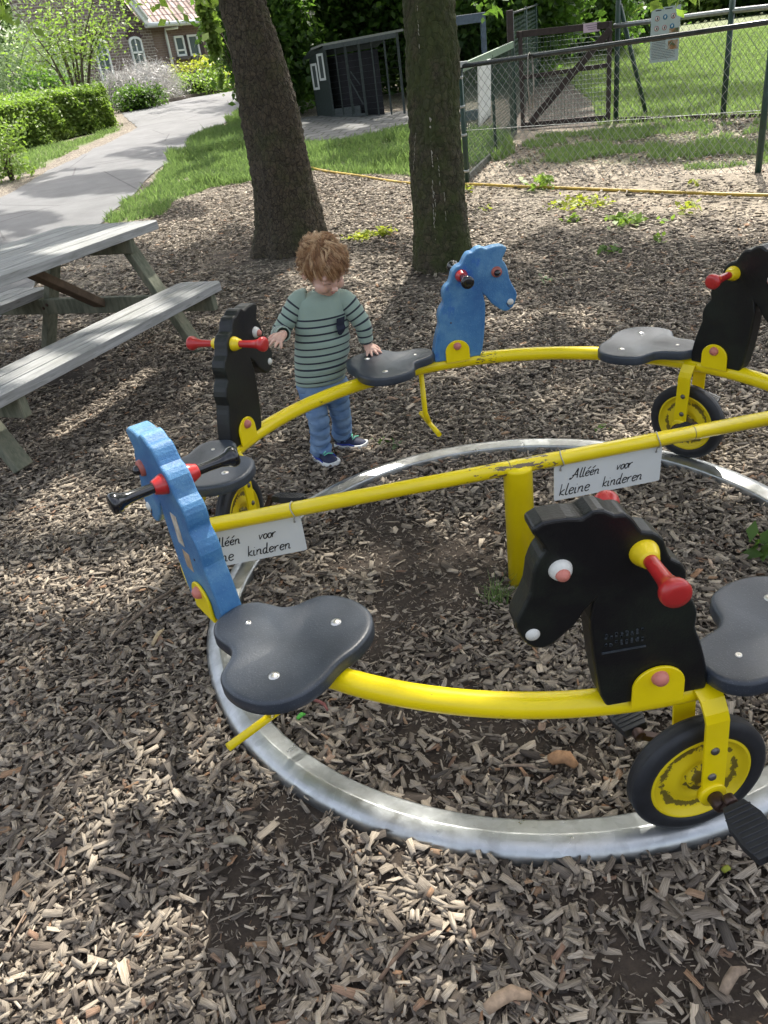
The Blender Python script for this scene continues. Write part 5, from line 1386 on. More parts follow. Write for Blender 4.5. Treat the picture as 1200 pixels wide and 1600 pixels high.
bush('dark_shrub', 70, 168, 110, 50, L_DARK, 'dark shrub between the clipped hedge and the feathery shrub', 'shrub', 'shrubs along the road', n=120, per=40, size=.12, Y=24.5)
# young many stemmed tree
g = WY(126, 168, 23.3); g[2] = float(zg(g[0], g[1])); yt = empty('young_tree', g, 'young tree with several thin dark stems and airy light leaves behind the hedge', 'tree')
r = np.random.default_rng(8); tips = []
for q, (ex_, ey_) in enumerate([(20, 10), (62, -20), (95, -30), (118, -20), (150, -20), (175, 10), (40, 60), (140, 40), (185, -30), (75, 30)]):
    e_ = WY(ex_, ey_, 23.3+r.uniform(-1.2, 1.2)); m_ = g+(e_-g)*.5+np.array([(e_-g)[0]*-.12, 0, .25])
    mb = MB(); mb.tube([g+r.normal(size=3)*.05, g+(m_-g)*.5, m_, e_], [.045, .035, .024, .006], 7); mb.build('stem', M_TWIG, yt); 
    for j in range(9):
        f = r.uniform(.45, 1.05); b_ = (m_+(e_-m_)*(f-.5)*2) if f > .5 else g+(m_-g)*f*2
        t_ = b_+r.normal(size=3)*np.array([.45, .4, .3]); tips.append(t_)
        mb2 = MB(); mb2.tube([b_, (b_+t_)/2+np.array([0, 0, .05]), t_], [.010, .007, .003], 4)
        tips.append((b_+t_)/2)
        if j < 4: mb2.build('twig', M_TWIG, yt)
P = np.array(tips)[:, None, :]+r.normal(size=(len(tips), 16, 3))*np.array([.22, .22, .13]); P = P.reshape(-1, 3)
V, F = leaves(P, .10, r, .5, .55); mesh_np('crown', V, F, L_BRI, yt)
# ---- weeds
def weed(px, py, wpx, n, mat, label, size=.05, h=.05, cat='weed', nm='weed'):
    g_ = W(px, py); r2 = np.random.default_rng(int(px+py)); k = ((g_-CAM)@fw)/FPX; rx = wpx*k/2
    x = g_[0]+r2.normal(0, rx*.5, n); y = g_[1]+r2.normal(0, rx*.5, n); z = zg(x, y)+r2.uniform(.01, h, n)
    V, F = leaves(np.stack([x, y, z], 1), size, r2, .6, .55)
    o = mesh_np(nm, V, F, mat, origin=(g_[0], g_[1], g_[2])); tag(o, label, cat, 'weeds growing through the wood chips')
weed(845, 297, 46, 40, L_BRI, 'leafy weed beside the yellow hose left of the fence post foot', .09, .12)
weed(905, 322, 90, 170, L_YEL, 'yellow green patch of weeds below the yellow hose', .05, .05)
weed(985, 350, 70, 80, L_BRI, 'broad green weed patch in the wood chips right of the mossy trunk', .07, .06)
weed(895, 348, 30, 24, L_BRI, 'small weed left of the broad weed patch', .06, .05)
weed(1075, 333, 40, 30, L_YEL, 'thin pale weed near the right fence post', .06, .08)
weed(1085, 292, 18, 14, L_YEL, 'tiny weed on the sandy soil behind the yellow hose', .05, .06)
weed(1030, 380, 18, 14, L_BRI, 'tiny weed above the seat of the far black horse head', .05, .09)
weed(950, 398, 40, 22, L_MID, 'sparse weed in the chips behind the curved yellow ring', .05, .05)
weed(566, 372, 50, 150, L_YEL, 'bright weed patch directly right of the toddler hair', .045, .03)
weed(604, 368, 30, 50, L_YEL, 'bright weed tuft right beside the bright patch between the trunks', .06, .07)
weed(733, 302, 20, 16, L_YEL, 'small weed at the right foot of the mossy trunk', .06, .07)
weed(760, 330, 30, 10, L_YEL, 'single weed sprouts right of the mossy trunk', .05, .04)
weed(600, 697, 26, 16, L_MID, 'small green seedling right of the toddler shoes', .022, .035)
weed(620, 700, 18, 5, L_PALE, 'pale fallen leaf beside the seedling near the track', .05, .015)
weed(940, 672, 26, 6, L_MID, 'green leaf lying on the far part of the steel track', .05, .03)
weed(1182, 870, 60, 12, L_MID, 'broad leaved green weed at the right edge inside the track', .075, .06)
weed(1195, 852, 30, 6, L_MID, 'second broad leaf above the weed at the right edge', .07, .05)
weed(860, 440, 40, 8, L_PALE, 'pale withered leaf left of the far seat', .06, .02)
r = np.random.default_rng(41)
gp = W(776, 938); n_ = 90; x = gp[0]+r.normal(0, .022, n_); y = gp[1]+r.normal(0, .022, n_); V, F = blades(x, y, r.uniform(.02, .09, n_), .003, r, .8)
o = mesh_np('grass_tuft', V, F, M_GRASS, origin=tuple(gp)); tag(o, 'thin grass tuft at the foot of the yellow centre post', 'grass tuft')
# ================================================================== FENCES, HUTCH, HOUSE AND SMALL THINGS
M_GPOST = simple('dark_green_paint', (.012, .040, .030), .45, 0, .3, 30)
M_GRAIL = simple('grey_green_rail', (.055, .065, .062), .5, .3, .3, 30)
M_RAIL = simple('galvanised_rail', (.36, .38, .38), .35, .8, .2, 30)
M_WIRE = simple('fence_wire', (.27, .29, .28), .5, .3, .3, 20)
M_GWIRE = simple('green_wire', (.045, .085, .065), .5, .1, .3, 20)
M_BWOOD = simple('dark_brown_paint', (.035, .022, .022), .6, 0, .35, 18, bump=.2)
M_WPAN = simple('white_sheet', (.55, .57, .56), .6, 0, .08, 10)
M_GREYBL = simple('blue_grey_frame', (.085, .12, .17), .6, 0, .25, 20)
M_GLASS = NT('clear_glass').set(Base_Color=(.85, .9, .9), Roughness=.03, Transmission_Weight=1., IOR=1.1).m
def wires(segs, rad, name, mat, parent):
    A = np.array([s[0] for s in segs]); B = np.array([s[1] for s in segs]); d = B-A; d /= np.linalg.norm(d, axis=1)[:, None]
    ref = np.tile(np.array([0.1, .2, 1.]), (len(A), 1)); x = np.cross(d, ref); x /= np.linalg.norm(x, axis=1)[:, None]; y = np.cross(d, x)
    V = []
    for P in (A, B):
        for k in range(3): a = 2*PI*k/3; V.append(P+(x*math.cos(a)+y*math.sin(a))*rad)
    V = np.stack(V, 1).reshape(-1, 3)
    F = np.array([(0, 1, 4, 3), (1, 2, 5, 4), (2, 0, 3, 5)])[None]+(np.arange(len(A))*6)[:, None, None]
    return mesh_np(name, V, F.reshape(-1, 4), mat, parent)
def chainlink(A, B, z0, z1, cell, rad, mat, parent, zb0=None, name='wire_mesh'):
    """diamond mesh between ground points A and B; z0,z1 heights above ground"""
    A = np.array(A); B = np.array(B); L_ = np.linalg.norm((B-A)[:2]); H = z1-z0; segs = []
    def P(s, h, off):
        p = A+(B-A)*s/L_; n = np.array([-(B-A)[1], (B-A)[0], 0])/L_
        return np.array([p[0], p[1], float(p[2])+z0+h])+n*off
    rng_ = np.random.default_rng(int(L_*100))
    for dr in (1, -1):
        k = -H
        while k < L_+H:
            # line s = k + dr*h*.75
            hs = np.arange(0, H+1e-6, cell); pts = []
            for h in hs:
                s = k+dr*h*.8
                if 0 <= s <= L_: pts.append(P(s+.006*math.sin(h*3+k), h, .004*dr))
            for i in range(len(pts)-1): segs.append((pts[i], pts[i+1]))
            k += cell*1.6
    return wires(segs, rad, name, mat, parent)
def G(px, py): return W(px, py)
def post(name, g, h, rad, mat, parent, lean=(0, 0), n=12):
    mb = MB(); mb.tube([(g[0], g[1], g[2]-.1), (g[0]+lean[0], g[1]+lean[1], g[2]+h)], rad, n); 
    mb.lathe([(rad*1.1, -.01), (rad*1.05, .008), (.0005, .014)], n, Matrix.Translation((g[0]+lean[0], g[1]+lean[1], g[2]+h)))
    return mb.build(name, mat, parent)
fA, fB = G(730, 287), G(1184, 272); fC = fB+(fB-fA)*.9; fC[2] = float(zg(fC[0], fC[1]))
nf = empty('wire_fence', (*fA[:2], fA[2]), 'green wire mesh fence with pale top rail in front of the brown gate', 'fence', 'wire mesh fences')
post('post', fA, 1.06, .024, M_GPOST, nf); post('post', fB, 1.14, .027, M_GPOST, nf); post('post', fC, 1.14, .027, M_GPOST, nf)
zA, zB = HT(fA[0], fA[1], 104), HT(fB[0], fB[1], 33)
mb = MB(); mb.tube([(fA[0], fA[1], zA), (fB[0], fB[1], zB), (fC[0], fC[1], fC[2]+1.1)], .021, 12); mb.build('top_rail', simple('dark_worn_rail', (.035, .04, .04), .25, .3, .3, 20), nf)
chainlink(fA, fB, .01, zB-fB[2]-.02, .044, .0021, M_WIRE, nf); chainlink(fB, fC, .01, 1.08, .052, .0019, M_WIRE, nf)
wires([(np.array([fA[0], fA[1], HT(fA[0], fA[1], 204)]), np.array([(fA[0]+fB[0])/2, (fA[1]+fB[1])/2, HT((fA[0]+fB[0])/2, (fA[1]+fB[1])/2, 190)])), (np.array([(fA[0]+fB[0])/2, (fA[1]+fB[1])/2, HT((fA[0]+fB[0])/2, (fA[1]+fB[1])/2, 190)]), np.array([fB[0], fB[1], HT(fB[0], fB[1], 172)]))], .0028, 'tension_wire', M_WIRE, nf)
for zz in (.12, .45, .7, .95):
    mb = MB(); mb.lathe([(.027, -.012), (.029, -.01), (.029, .01), (.027, .012)], 12, Matrix.Translation((fA[0], fA[1], fA[2]+zz))); mb.build('clamp', M_RAIL, nf)
mb = MB(); mb.box((fA[0]+.01, fA[1]-.01, zA+.015), (.13, .05, .05)); mb.build('rail_bracket', M_RAIL, nf, .004, 1)
# loop of strap over the rail
s_ = .255; hp = fA+(fB-fA)*s_; hz = zA+(zB-zA)*s_
stp = empty('hanging_strap', (hp[0], hp[1], hz), 'worn grey strap looped over the pale top rail of the wire fence', 'strap')
mb = MB(); mb.tube([(hp[0]-.015, hp[1]-.03, hz-.40), (hp[0]-.03, hp[1]-.035, hz-.2), (hp[0]-.02, hp[1]-.03, hz+.0), (hp[0], hp[1], hz+.03), (hp[0]+.02, hp[1]-.03, hz-.02), (hp[0]+.025, hp[1]-.035, hz-.25), (hp[0]+.01, hp[1]-.03, hz-.42)], .011, 8, flat=.5); mb.build('strap_loop', simple('strap_grey', (.28, .26, .24), .8, 0, .5, 40), stp)
# framed wire panel running back from the first post
g2 = G(806, 213)
pf = empty('framed_wire_panel', (*g2[:2], g2[2]), 'green framed wire panel running back from the fence post beside the mossy trunk', 'fence', 'wire mesh fences')
d_ = (g2-fA); d0 = fA+d_*.02; d1 = g2
zt0, zt1 = 1.06, HT(g2[0], g2[1], 64)-g2[2]
for (h0, h1, th_, m_) in ((zt0-.04, zt1-.04, .07, simple('pale_green_bar', (.14, .21, .15), .5, .1, .2, 20)), (.05, .05, .05, M_GRAIL)):
    mb = MB(); mb.beam((d0[0], d0[1], d0[2]+h0), (d1[0], d1[1], d1[2]+h1), .03, th_); mb.build('frame_bar', m_, pf)
for f in (.0, .52, 1.): 
    p_ = d0+(d1-d0)*f; mb = MB(); mb.beam((p_[0], p_[1], p_[2]+.05), (p_[0], p_[1], p_[2]+1.02), .03, .03, up=(0, 1, 0)); mb.build('frame_bar', M_GPOST, pf)
chainlink(d0, d1, .06, 1.02, .034, .0022, M_GWIRE, pf)
mb = MB(); a_ = d0+(d1-d0)*.22; b_ = d0+(d1-d0)*.44
mb.add([(a_[0], a_[1]+.03, a_[2]+.42), (b_[0], b_[1]+.03, b_[2]+.46), (b_[0]+.03, b_[1]+.03, b_[2]+1.0), (a_[0]+.03, a_[1]+.03, a_[2]+1.0), (a_[0]+.02, a_[1]+.045, a_[2]+.42), (b_[0]+.02, b_[1]+.045, b_[2]+.46), (b_[0]+.05, b_[1]+.045, b_[2]+1.0), (a_[0]+.05, a_[1]+.045, a_[2]+1.0)], [(0, 1, 2, 3), (4, 5, 6, 7), (0, 1, 5, 4), (1, 2, 6, 5), (2, 3, 7, 6), (3, 0, 4, 7)])
mb.build('white_panel', M_WPAN, pf)
# brown gate
b0 = G(812, 203); b1_ = G(950, 192)
gt = empty('brown_gate', (*b0[:2], b0[2]), 'dark brown wooden gate with wire grid and diagonal brace', 'gate')
mb = MB(); mb.beam((b0[0]-.08, b0[1], b0[2]-.1), (b0[0]-.08, b0[1], HT(b0[0]-.08, b0[1], 16)), .075, .075, up=(0, 1, 0)); mb.build('gate_post', M_BWOOD, gt, .004, 1)
zl, zr = HT(b0[0], b0[1], 50)-b0[2], HT(b1_[0], b1_[1], 34)-b1_[2]
def gp_(f, h): p_ = b0+(b1_-b0)*f; return (p_[0], p_[1], p_[2]+h)
for (fa, ha, fb, hb, w_) in ((.0, zl-.03, 1.02, zr-.03, .075), (.02, .05, 1., .06, .07), (.03, .62, 1., .66, .05), (.04, 0.03, .04, zl, .075), (1.0, .03, 1.0, zr, .075)):
    mb = MB(); mb.beam(gp_(fa, ha), gp_(fb, hb), .04, w_, up=(0, 0, 1) if fa != fb else (0, 1, 0)); mb.build('gate_bar', M_BWOOD, gt, .003, 1)
mb = MB(); mb.beam((lambda q: (q[0], q[1]-.045, q[2]))(gp_(.12, .08)), (lambda q: (q[0], q[1]-.045, q[2]))(gp_(1.0, zr-.08)), .03, .085); mb.build('brace', M_BWOOD, gt, .003, 1)
segs = []
for k in range(1, 26): segs.append((np.array(gp_(.04+.96*k/26, .08)), np.array(gp_(.04+.96*k/26, zl-.06))))
for k in range(1, 20): segs.append((np.array(gp_(.05, .06+(zl-.1)*k/20)), np.array(gp_(1., .06+(zr-.1)*k/20))))
wires(segs, .003, 'wire_grid', M_GWIRE, gt)
lp = gp_(.80, zr-.035); mb = MB(); mb.box((lp[0], lp[1]-.05, lp[2]), (.21, .006, .10)); pl_ = mb.build('label_plate', simple('label_plate_pink', (.55, .42, .52), .5, 0, .1, 14), gt)
mb = MB()
for k in range(3): mb.box((lp[0]+.0, lp[1]-.0545, lp[2]+.022-.022*k), (.15-.03*k, .002, .007))
mb.build('print_lines', simple('print_grey', (.18, .14, .2), .6), pl_)
# field fence
p1, p2 = G(962, 190), G(1129, 186); p3 = p2+(p2-p1)*1.15; p3[2] = float(zg(p3[0], p3[1])); p4 = p3+(p2-p1)*1.1; p4[2] = float(zg(p4[0], p4[1]))
ff = empty('wire_fence', (*p1[:2], p1[2]), 'green post wire fence with grey rail in front of the lawn, carrying the notice', 'fence', 'wire mesh fences')
for p_, hh in ((p1, 1.42), (p2, 1.34), (p3, 1.34)): post('post', p_, hh, .032, M_GPOST, ff)
mb = MB(); bt = G(1012, 181); bz = HT(p1[0], p1[1], 8); mb.tube([(p1[0]+.02, p1[1], bz), (bt[0], bt[1], bt[2]-.05)], .026, 10); mb.build('brace_post', M_GPOST, ff)
zr1, zr2 = HT(p1[0], p1[1], 40), HT(p2[0], p2[1], 17)
mb = MB(); mb.tube([(p1[0]-.05, p1[1], zr1), (p2[0], p2[1], zr2), (p3[0], p3[1], p3[2]+zr2-p2[2]), (p4[0], p4[1], p4[2]+zr2-p2[2])], .028, 12); mb.build('top_rail', M_RAIL, ff)
for a_, b_ in ((p1, p2), (p2, p3)): chainlink(a_, b_, .02, zr1-p1[2], .05, .0020, M_GWIRE, ff)
mb = MB(); mb.beam((p1[0], p1[1], p1[2]+.02), (p3[0], p3[1], p3[2]+.02), .04, .06); mb.build('ground_board', M_BWOOD, ff)
# rear fence beyond the gate
q1, q2 = np.array([2.75, 12.6, 0]), np.array([5.6, 21.5, 0])
for q_ in (q1, q2): q_[2] = float(zg(q_[0], q_[1]))
rf = empty('wire_fence', tuple(q1), 'wire mesh fence receding behind the brown gate towards the trees', 'fence', 'wire mesh fences')
for k in range(5): q_ = q1+(q2-q1)*k/4; q_[2] = float(zg(q_[0], q_[1])); post('post', q_, 1.35, .022, M_GPOST, rf, n=8)
mb = MB(); mb.tube([(q1[0], q1[1], q1[2]+1.33), (q2[0], q2[1], q2[2]+1.33)], .016, 8); mb.build('top_rail', M_GRAIL, rf)
chainlink(q1, q2, .02, 1.32, .06, .002, M_GWIRE, rf)
# notice hanging on the field fence
def fence_pt(px, py, a=p1, b=p2, off=-.05):
    n_ = np.array([-(b-a)[1], (b-a)[0], 0]); n_ /= np.linalg.norm(n_)
    d = ray(px, py); t_ = ((a+n_*off*0-CAM)@n_)/(d@n_); P = CAM+d*t_
    return P
c00, c10 = fence_pt(1021, 14), fence_pt(1067, 8); cb = fence_pt(1020, 98)
ux = (p2-p1)/np.linalg.norm((p2-p1)); ux[2] = 0; ux /= np.linalg.norm(ux); nw = float((c10-c00)@ux); nh = c00[2]-cb[2]
nn_ = np.array([ux[1], -ux[0], 0])
no = empty('paper_notice', tuple(c00+nn_*.05), 'laminated grey paper notice with round symbols and a small photo hung on the field fence', 'notice', rz=math.atan2(ux[1], ux[0]))
mb = MB(); mb.box((nw/2, 0, -nh/2), (nw, .004, nh)); mb.build('sheet', simple('laminated_paper', (.42, .50, .52), .4, 0, .06, 6), no, local=True)
def disc(name, x, z, r0, col, hole=None):
    mb = MB()
    if hole: mb.lathe([(hole, 0), (r0, 0), (r0, .001), (hole, .001)], 24, Matrix.Translation((x, -.0035, z)) @ Matrix.Rotation(PI/2, 4, 'X'))
    else: mb.lathe([(.0005, .001), (r0, .001), (r0, 0)], 24, Matrix.Translation((x, -.0035, z)) @ Matrix.Rotation(PI/2, 4, 'X'))
    return mb.build(name, col, no, local=True)
CR, CB_, CW_, CK = simple('print_red', (.35, .05, .05), .6), simple('print_blue', (.02, .16, .30), .6), simple('print_white', (.7, .72, .72), .6), simple('print_black', (.03, .03, .03), .6)
for i, (fx_, fz_) in enumerate(((.22, .19), (.49, .18), (.76, .18), (.21, .37), (.48, .37), (.74, .36))):
    x, z = nw*fx_, -nh*fz_; R_ = nw*.075
    if i in (1, 5): s = disc('symbol', x, z, R_, CB_); 
    else:
        s = disc('symbol', x, z, R_, CR, R_*.78); disc('symbol_field', x, z, R_*.76, CW_)
    mb = MB(); mb.box((x, -.0055, z), (R_*.5, .001, R_*.9)); mb.box((x+R_*.2, -.0055, z+R_*.3), (R_*.5, .0012, R_*.4)); mb.build('symbol_figure', CW_ if i in (1, 5) else CK, no, local=True)
mb = MB()
for k in range(12): mb.box((nw*.30 if k < 6 else nw*.47, -.0030, -nh*(.60+.030*k)), (nw*(.48 if k < 6 else .82), .0012, nh*.008))
mb.box((nw*.25, -.003, -nh*.045), (nw*.2, .0012, nh*.02)); mb.box((nw*.6, -.003, -nh*.035), (nw*.25, .0012, nh*.02))
mb.build('text_lines', CK, no, local=True)
t = NT('small_photo_print'); n_ = t.noise(t.co(), 14, 3)
t.set(Base_Color=t.ramp(n_, [(.35, (.04, .10, .04)), (.5, (.30, .14, .05)), (.65, (.45, .40, .30))]), Roughness=.5)
mb = MB(); mb.box((nw*.80, -.0032, -nh*.70), (nw*.34, .0012, nh*.17)); mb.build('small_photo', t.m, no, local=True)
mb = MB(); mb.box((nw*.81, -.0032, -nh*.44), (nw*.32, .0012, nh*.08)); mb.build('small_photo', t.m, no, local=True)
# glazed frame showing between the mossy trunk and the panel
gf = WY(738, 90, 13.2); gz = float(zg(gf[0], gf[1])); zt_ = HT(gf[0], gf[1], 22)
fr = empty('glazed_frame', (gf[0], gf[1], gz), 'blue grey framed glass door leaning upright right behind the mossy trunk', 'door frame')
Rz = Matrix.Translation((gf[0], gf[1], 0)) @ Matrix.Rotation(.25, 4, 'Z')
for (x, z, w_, h_) in ((-.33, (gz+zt_)/2, .07, zt_-gz), (.20, (gz+zt_)/2, .07, zt_-gz), (-.065, zt_-.06, .46, .12), (-.065, gz+.08, .46, .14)):
    mb = MB(); mb.box((x, 0, z), (w_, .05, h_), Rz); mb.build('frame_bar', M_GREYBL, fr, .004, 1)
mb = MB(); mb.box((-.065, .0, (gz+zt_)/2), (.46, .006, zt_-gz-.2), Rz); mb.build('glass_pane', M_GLASS, fr)
# hose
t = NT('yellow_hose'); c = t.co(); t.set(Base_Color=t.ramp(t.noise(c, 8, 5), [(.35, (.30, .19, .03)), (.6, (.52, .36, .05))]), Roughness=.5); M_HOSE = t.m
pts = []
for a, b in ((455, 254), (500, 268), (560, 277), (600, 284), (640, 289), (690, 291), (740, 291), (800, 294), (880, 297), (950, 300), (1050, 304), (1130, 307), (1200, 309), (1300, 312)):
    p_ = W(a, b); pts.append((p_[0], p_[1], p_[2]+.018))
hs = MB(); hs.tube(catmull(pts, 4, closed=False), .0135, 10); o = hs.build('garden_hose', M_HOSE, None, origin=pts[6]); tag(o, 'yellow garden hose lying across the wood chips in front of the fence', 'hose')
# ---- wire hutch
s0, s1, s2 = G(498, 186), G(521, 184.5), G(632, 183)
M_HGRN = simple('hutch_green_boards', (.009, .019, .017), .7, 0, .35, 25, bump=.3)
M_HGREY = simple('hutch_grey_frame', (.040, .052, .053), .7, 0, .3, 25, bump=.2)
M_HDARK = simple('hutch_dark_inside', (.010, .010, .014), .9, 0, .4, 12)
hu_ = empty('wire_hutch', tuple(s1), 'dark green wooden animal hutch with wire front and two white framed hatches', 'hutch')
uf = (s2-s1); Lf = np.hypot(uf[0], uf[1])*1.0; uf[2] = 0; uf /= np.linalg.norm(uf)
us = (s0-s1); us[2] = 0; us /= np.linalg.norm(us); Ls = .62
vf = np.array([-uf[1], uf[0], 0]); vf = vf if vf[1] > 0 else -vf
zb = s1[2]; zf = HT(s1[0], s1[1], 77); zf2 = HT(s2[0], s2[1], 46)
us = np.array([-.42, .91, 0]); us /= np.linalg.norm(us); Ls = .72
def hp_(u, d, z): p_ = s1+uf*u+us*d; return Vector((p_[0], p_[1], z))
H_ = (zf+zf2)/2
def bar(nm, a, b, w_, h_, m_, up=(0, 0, 1), par=hu_): mb = MB(); mb.beam(a, b, w_, h_, up=up); return mb.build(nm, m_, par)
mb = MB(); mb.add([hp_(0, 0, zb-.15), hp_(0, Ls, zb-.15), hp_(0, Ls, H_-.17), hp_(0, 0, H_), hp_(.02, 0, zb-.15), hp_(.02, Ls, zb-.15), hp_(.02, Ls, H_-.17), hp_(.02, 0, H_)], [(0, 1, 2, 3), (4, 5, 6, 7), (0, 1, 5, 4), (1, 2, 6, 5), (2, 3, 7, 6), (3, 0, 4, 7)]); mb.build('side_wall', M_HGRN, hu_)
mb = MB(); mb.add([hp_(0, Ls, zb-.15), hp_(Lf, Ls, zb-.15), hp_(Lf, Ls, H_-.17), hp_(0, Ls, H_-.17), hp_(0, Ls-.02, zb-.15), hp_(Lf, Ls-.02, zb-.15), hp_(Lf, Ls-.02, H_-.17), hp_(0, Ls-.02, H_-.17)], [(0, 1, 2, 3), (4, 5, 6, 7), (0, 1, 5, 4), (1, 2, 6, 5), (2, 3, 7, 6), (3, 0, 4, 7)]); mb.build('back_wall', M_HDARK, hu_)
mb = MB(); mb.add([hp_(-.10, -.08, H_+.01), hp_(-.10, Ls*.55, H_-.02), hp_(-.10, Ls+.12, H_-.15), hp_(Lf+.1, -.08, H_+.01), hp_(Lf+.1, Ls*.55, H_-.02), hp_(Lf+.1, Ls+.12, H_-.15)]+[hp_(a, b, z) for a, b, z in ((-.10, -.08, H_+.035), (-.10, Ls*.55, H_+.005), (-.10, Ls+.12, H_-.125), (Lf+.1, -.08, H_+.035), (Lf+.1, Ls*.55, H_+.005), (Lf+.1, Ls+.12, H_-.125))], [(0, 1, 4, 3), (1, 2, 5, 4), (6, 9, 10, 7), (7, 10, 11, 8), (0, 3, 9, 6), (2, 5, 11, 8), (0, 1, 7, 6), (1, 2, 8, 7), (3, 4, 10, 9), (4, 5, 11, 10)]); mb.build('roof', M_HGREY, hu_)
for f, w_ in ((0.01, .03), (.155, .022), (.30, .045), (.49, .045), (.66, .022), (.83, .03), (1., .04)):
    bar('frame_post', hp_(Lf*f, -.02, zb-.02), hp_(Lf*f, -.02, H_-.02), w_, w_, M_HGREY, (0, 1, 0))
bar('frame_rail', hp_(0, -.022, H_-.03), hp_(Lf, -.022, H_-.03), .05, .07, M_HGREY); bar('frame_rail', hp_(0, -.022, zb+.02), hp_(Lf*.5, -.022, zb+.02), .04, .04, M_HGREY)
bar('diagonal_brace', hp_(Lf*.32, -.0, zb+.6), hp_(Lf*.47, -.0, zb+.18), .02, .02, M_HGREY); bar('low_board', hp_(.04, .05, zb+.08), hp_(Lf*.44, .05, zb+.10), .02, .14, M_HGREY)
bar('diagonal_brace', hp_(Lf*.36, .05, zb+.72), hp_(Lf*.47, .05, zb+.5), .015, .015, M_HGREY)
M_FAS = simple('pale_fascia', (.20, .21, .19), .7)
bar('fascia', hp_(-.10, -.09, H_+.022), hp_(Lf+.1, -.09, H_+.022), .012, .035, M_FAS); bar('fascia', hp_(-.112, -.09, H_+.022), hp_(-.112, Ls*.55, H_-.008), .012, .035, M_FAS)
segs = []
for k in range(1, 12): z = zb+(H_-zb)*k/12; segs.append((np.array(hp_(.02, -.03, z)), np.array(hp_(Lf, -.03, z))))
wires(segs, .0016, 'front_wires', M_HGREY, hu_)
def hatch(d, z, w_, h_):
    c_ = hp_(-.015, d, z); par = None
    mb = MB()
    for (dd, dz, a, b) in ((0, h_/2, w_, .04), (0, -h_/2, w_, .04), (-w_/2, 0, .04, h_+.04), (w_/2, 0, .04, h_+.04)):
        p0 = hp_(-.02, d+dd-a/2, z+dz-b/2); p1_ = hp_(-.02, d+dd+a/2, z+dz-b/2); p2_ = hp_(-.02, d+dd+a/2, z+dz+b/2); p3_ = hp_(-.02, d+dd-a/2, z+dz+b/2)
        q = [v+Vector(tuple(-uf*.02)) for v in (p0, p1_, p2_, p3_)]
        mb.add([p0, p1_, p2_, p3_]+q, [(0, 1, 2, 3), (4, 5, 6, 7), (0, 1, 5, 4), (1, 2, 6, 5), (2, 3, 7, 6), (3, 0, 4, 7)])
    h0 = mb.build('hatch', M_WPAN, hu_); h0['label'] = 'white framed hatch'
    mb = MB(); mb.add([hp_(-.012, d-w_/2, z-h_/2), hp_(-.012, d+w_/2, z-h_/2), hp_(-.012, d+w_/2, z+h_/2), hp_(-.012, d-w_/2, z+h_/2)], [(0, 1, 2, 3)]); mb.build('pane', M_HGREY, h0)
hatch(.18, H_-.32, .22, .40); hatch(.52, H_-.46, .22, .40)
mb = MB(); mb.tube([hp_(Lf*.415, .3, zb), hp_(Lf*.415, .28, zb+.06), hp_(Lf*.425, .25, zb+.13), hp_(Lf*.43, .22, zb+.15)], [.04, .055, .035, .012], 10); o = mb.build('hen', simple('rusty_feathers', (.25, .07, .04), .8), None, origin=tuple(hp_(Lf*.415, .3, zb))); tag(o, 'small rusty red hen sitting inside the wire hutch', 'hen')
# ---- brick house
def wallpoint(px, py, A, B):
    n_ = np.array([-(B-A)[1], (B-A)[0], 0]); d = ray(px, py); t_ = ((A-CAM)@n_)/(d@n_); return CAM+d*t_
A0_, A1_ = WY(60, 120, 28.8), WY(247, 95, 33.4); B0_, B1_ = WY(247, 95, 33.55), WY(430, 70, 38.)
def brick(name, c1, c2, mo, bw, rh, ms):
    t = NT(name); uvn_ = t.n('UVMap'); br = t.n('TexBrick'); t.l(uvn_.outputs[0], br.inputs['Vector']); br.inputs['Scale'].default_value = 1
    br.inputs['Brick Width'].default_value = bw; br.inputs['Row Height'].default_value = rh; br.inputs['Mortar Size'].default_value = ms
    br.inputs['Color1'].default_value = (*c1, 1); br.inputs['Color2'].default_value = (*c2, 1); br.inputs['Mortar'].default_value = (*mo, 1)
    t.set(Base_Color=t.mix(t.math('MULTIPLY', t.noise(t.co(), 2, 4), .35), br.outputs[0], (.16, .12, .11)), Roughness=.9); t.bump(br.outputs[1], -.5, .01); return t.m
MB_A = brick('rough_brick', (.10, .075, .068), (.18, .14, .125), (.36, .34, .32), .26, .088, .010)
MB_B = brick('smooth_brick', (.15, .10, .088), (.21, .15, .13), (.24, .20, .185), .22, .075, .010)
hs_ = empty('brick_house', (float(B0_[0]), float(B0_[1]), float(zg(B0_[0], B0_[1]))), 'brown brick house with tiled roof and white arched windows beyond the road', 'house')
def wallmesh(nm, A, B, ztop, mat, extra=None):
    A = A.copy(); B = B.copy(); L_ = np.hypot(*(B-A)[:2]); z0 = .9
    n_ = np.array([-(B-A)[1], (B-A)[0], 0]); n_ /= np.linalg.norm(n_); n_ = n_ if n_[1] > 0 else -n_
    poly = [(0, z0), (L_, z0), (L_, ztop(1.))]+(extra or [])+[(0, ztop(0.))]
    me = bpy.data.meshes.new(nm); off = wloc(hs_); u_ = (B-A)/L_; u_[2] = 0
    P = [Vector((A[0]+u_[0]*s, A[1]+u_[1]*s, z))-off for s, z in poly]; Q = [p+Vector(tuple(n_*.3)) for p in P]; k = len(P)
    fs = [list(range(k)), list(range(2*k-1, k-1, -1))]+[(i, (i+1) % k, (i+1) % k+k, i+k) for i in range(k)]
    me.from_pydata(P+Q, [], fs); uv = me.uv_layers.new(name='UVMap'); pp = poly+poly
    for l in me.loops: s, z = pp[l.vertex_index]; uv.data[l.index].uv = (s, z)
    me.materials.append(mat); o = bpy.data.objects.new(nm, me); link(o, hs_); return o, u_, -n_
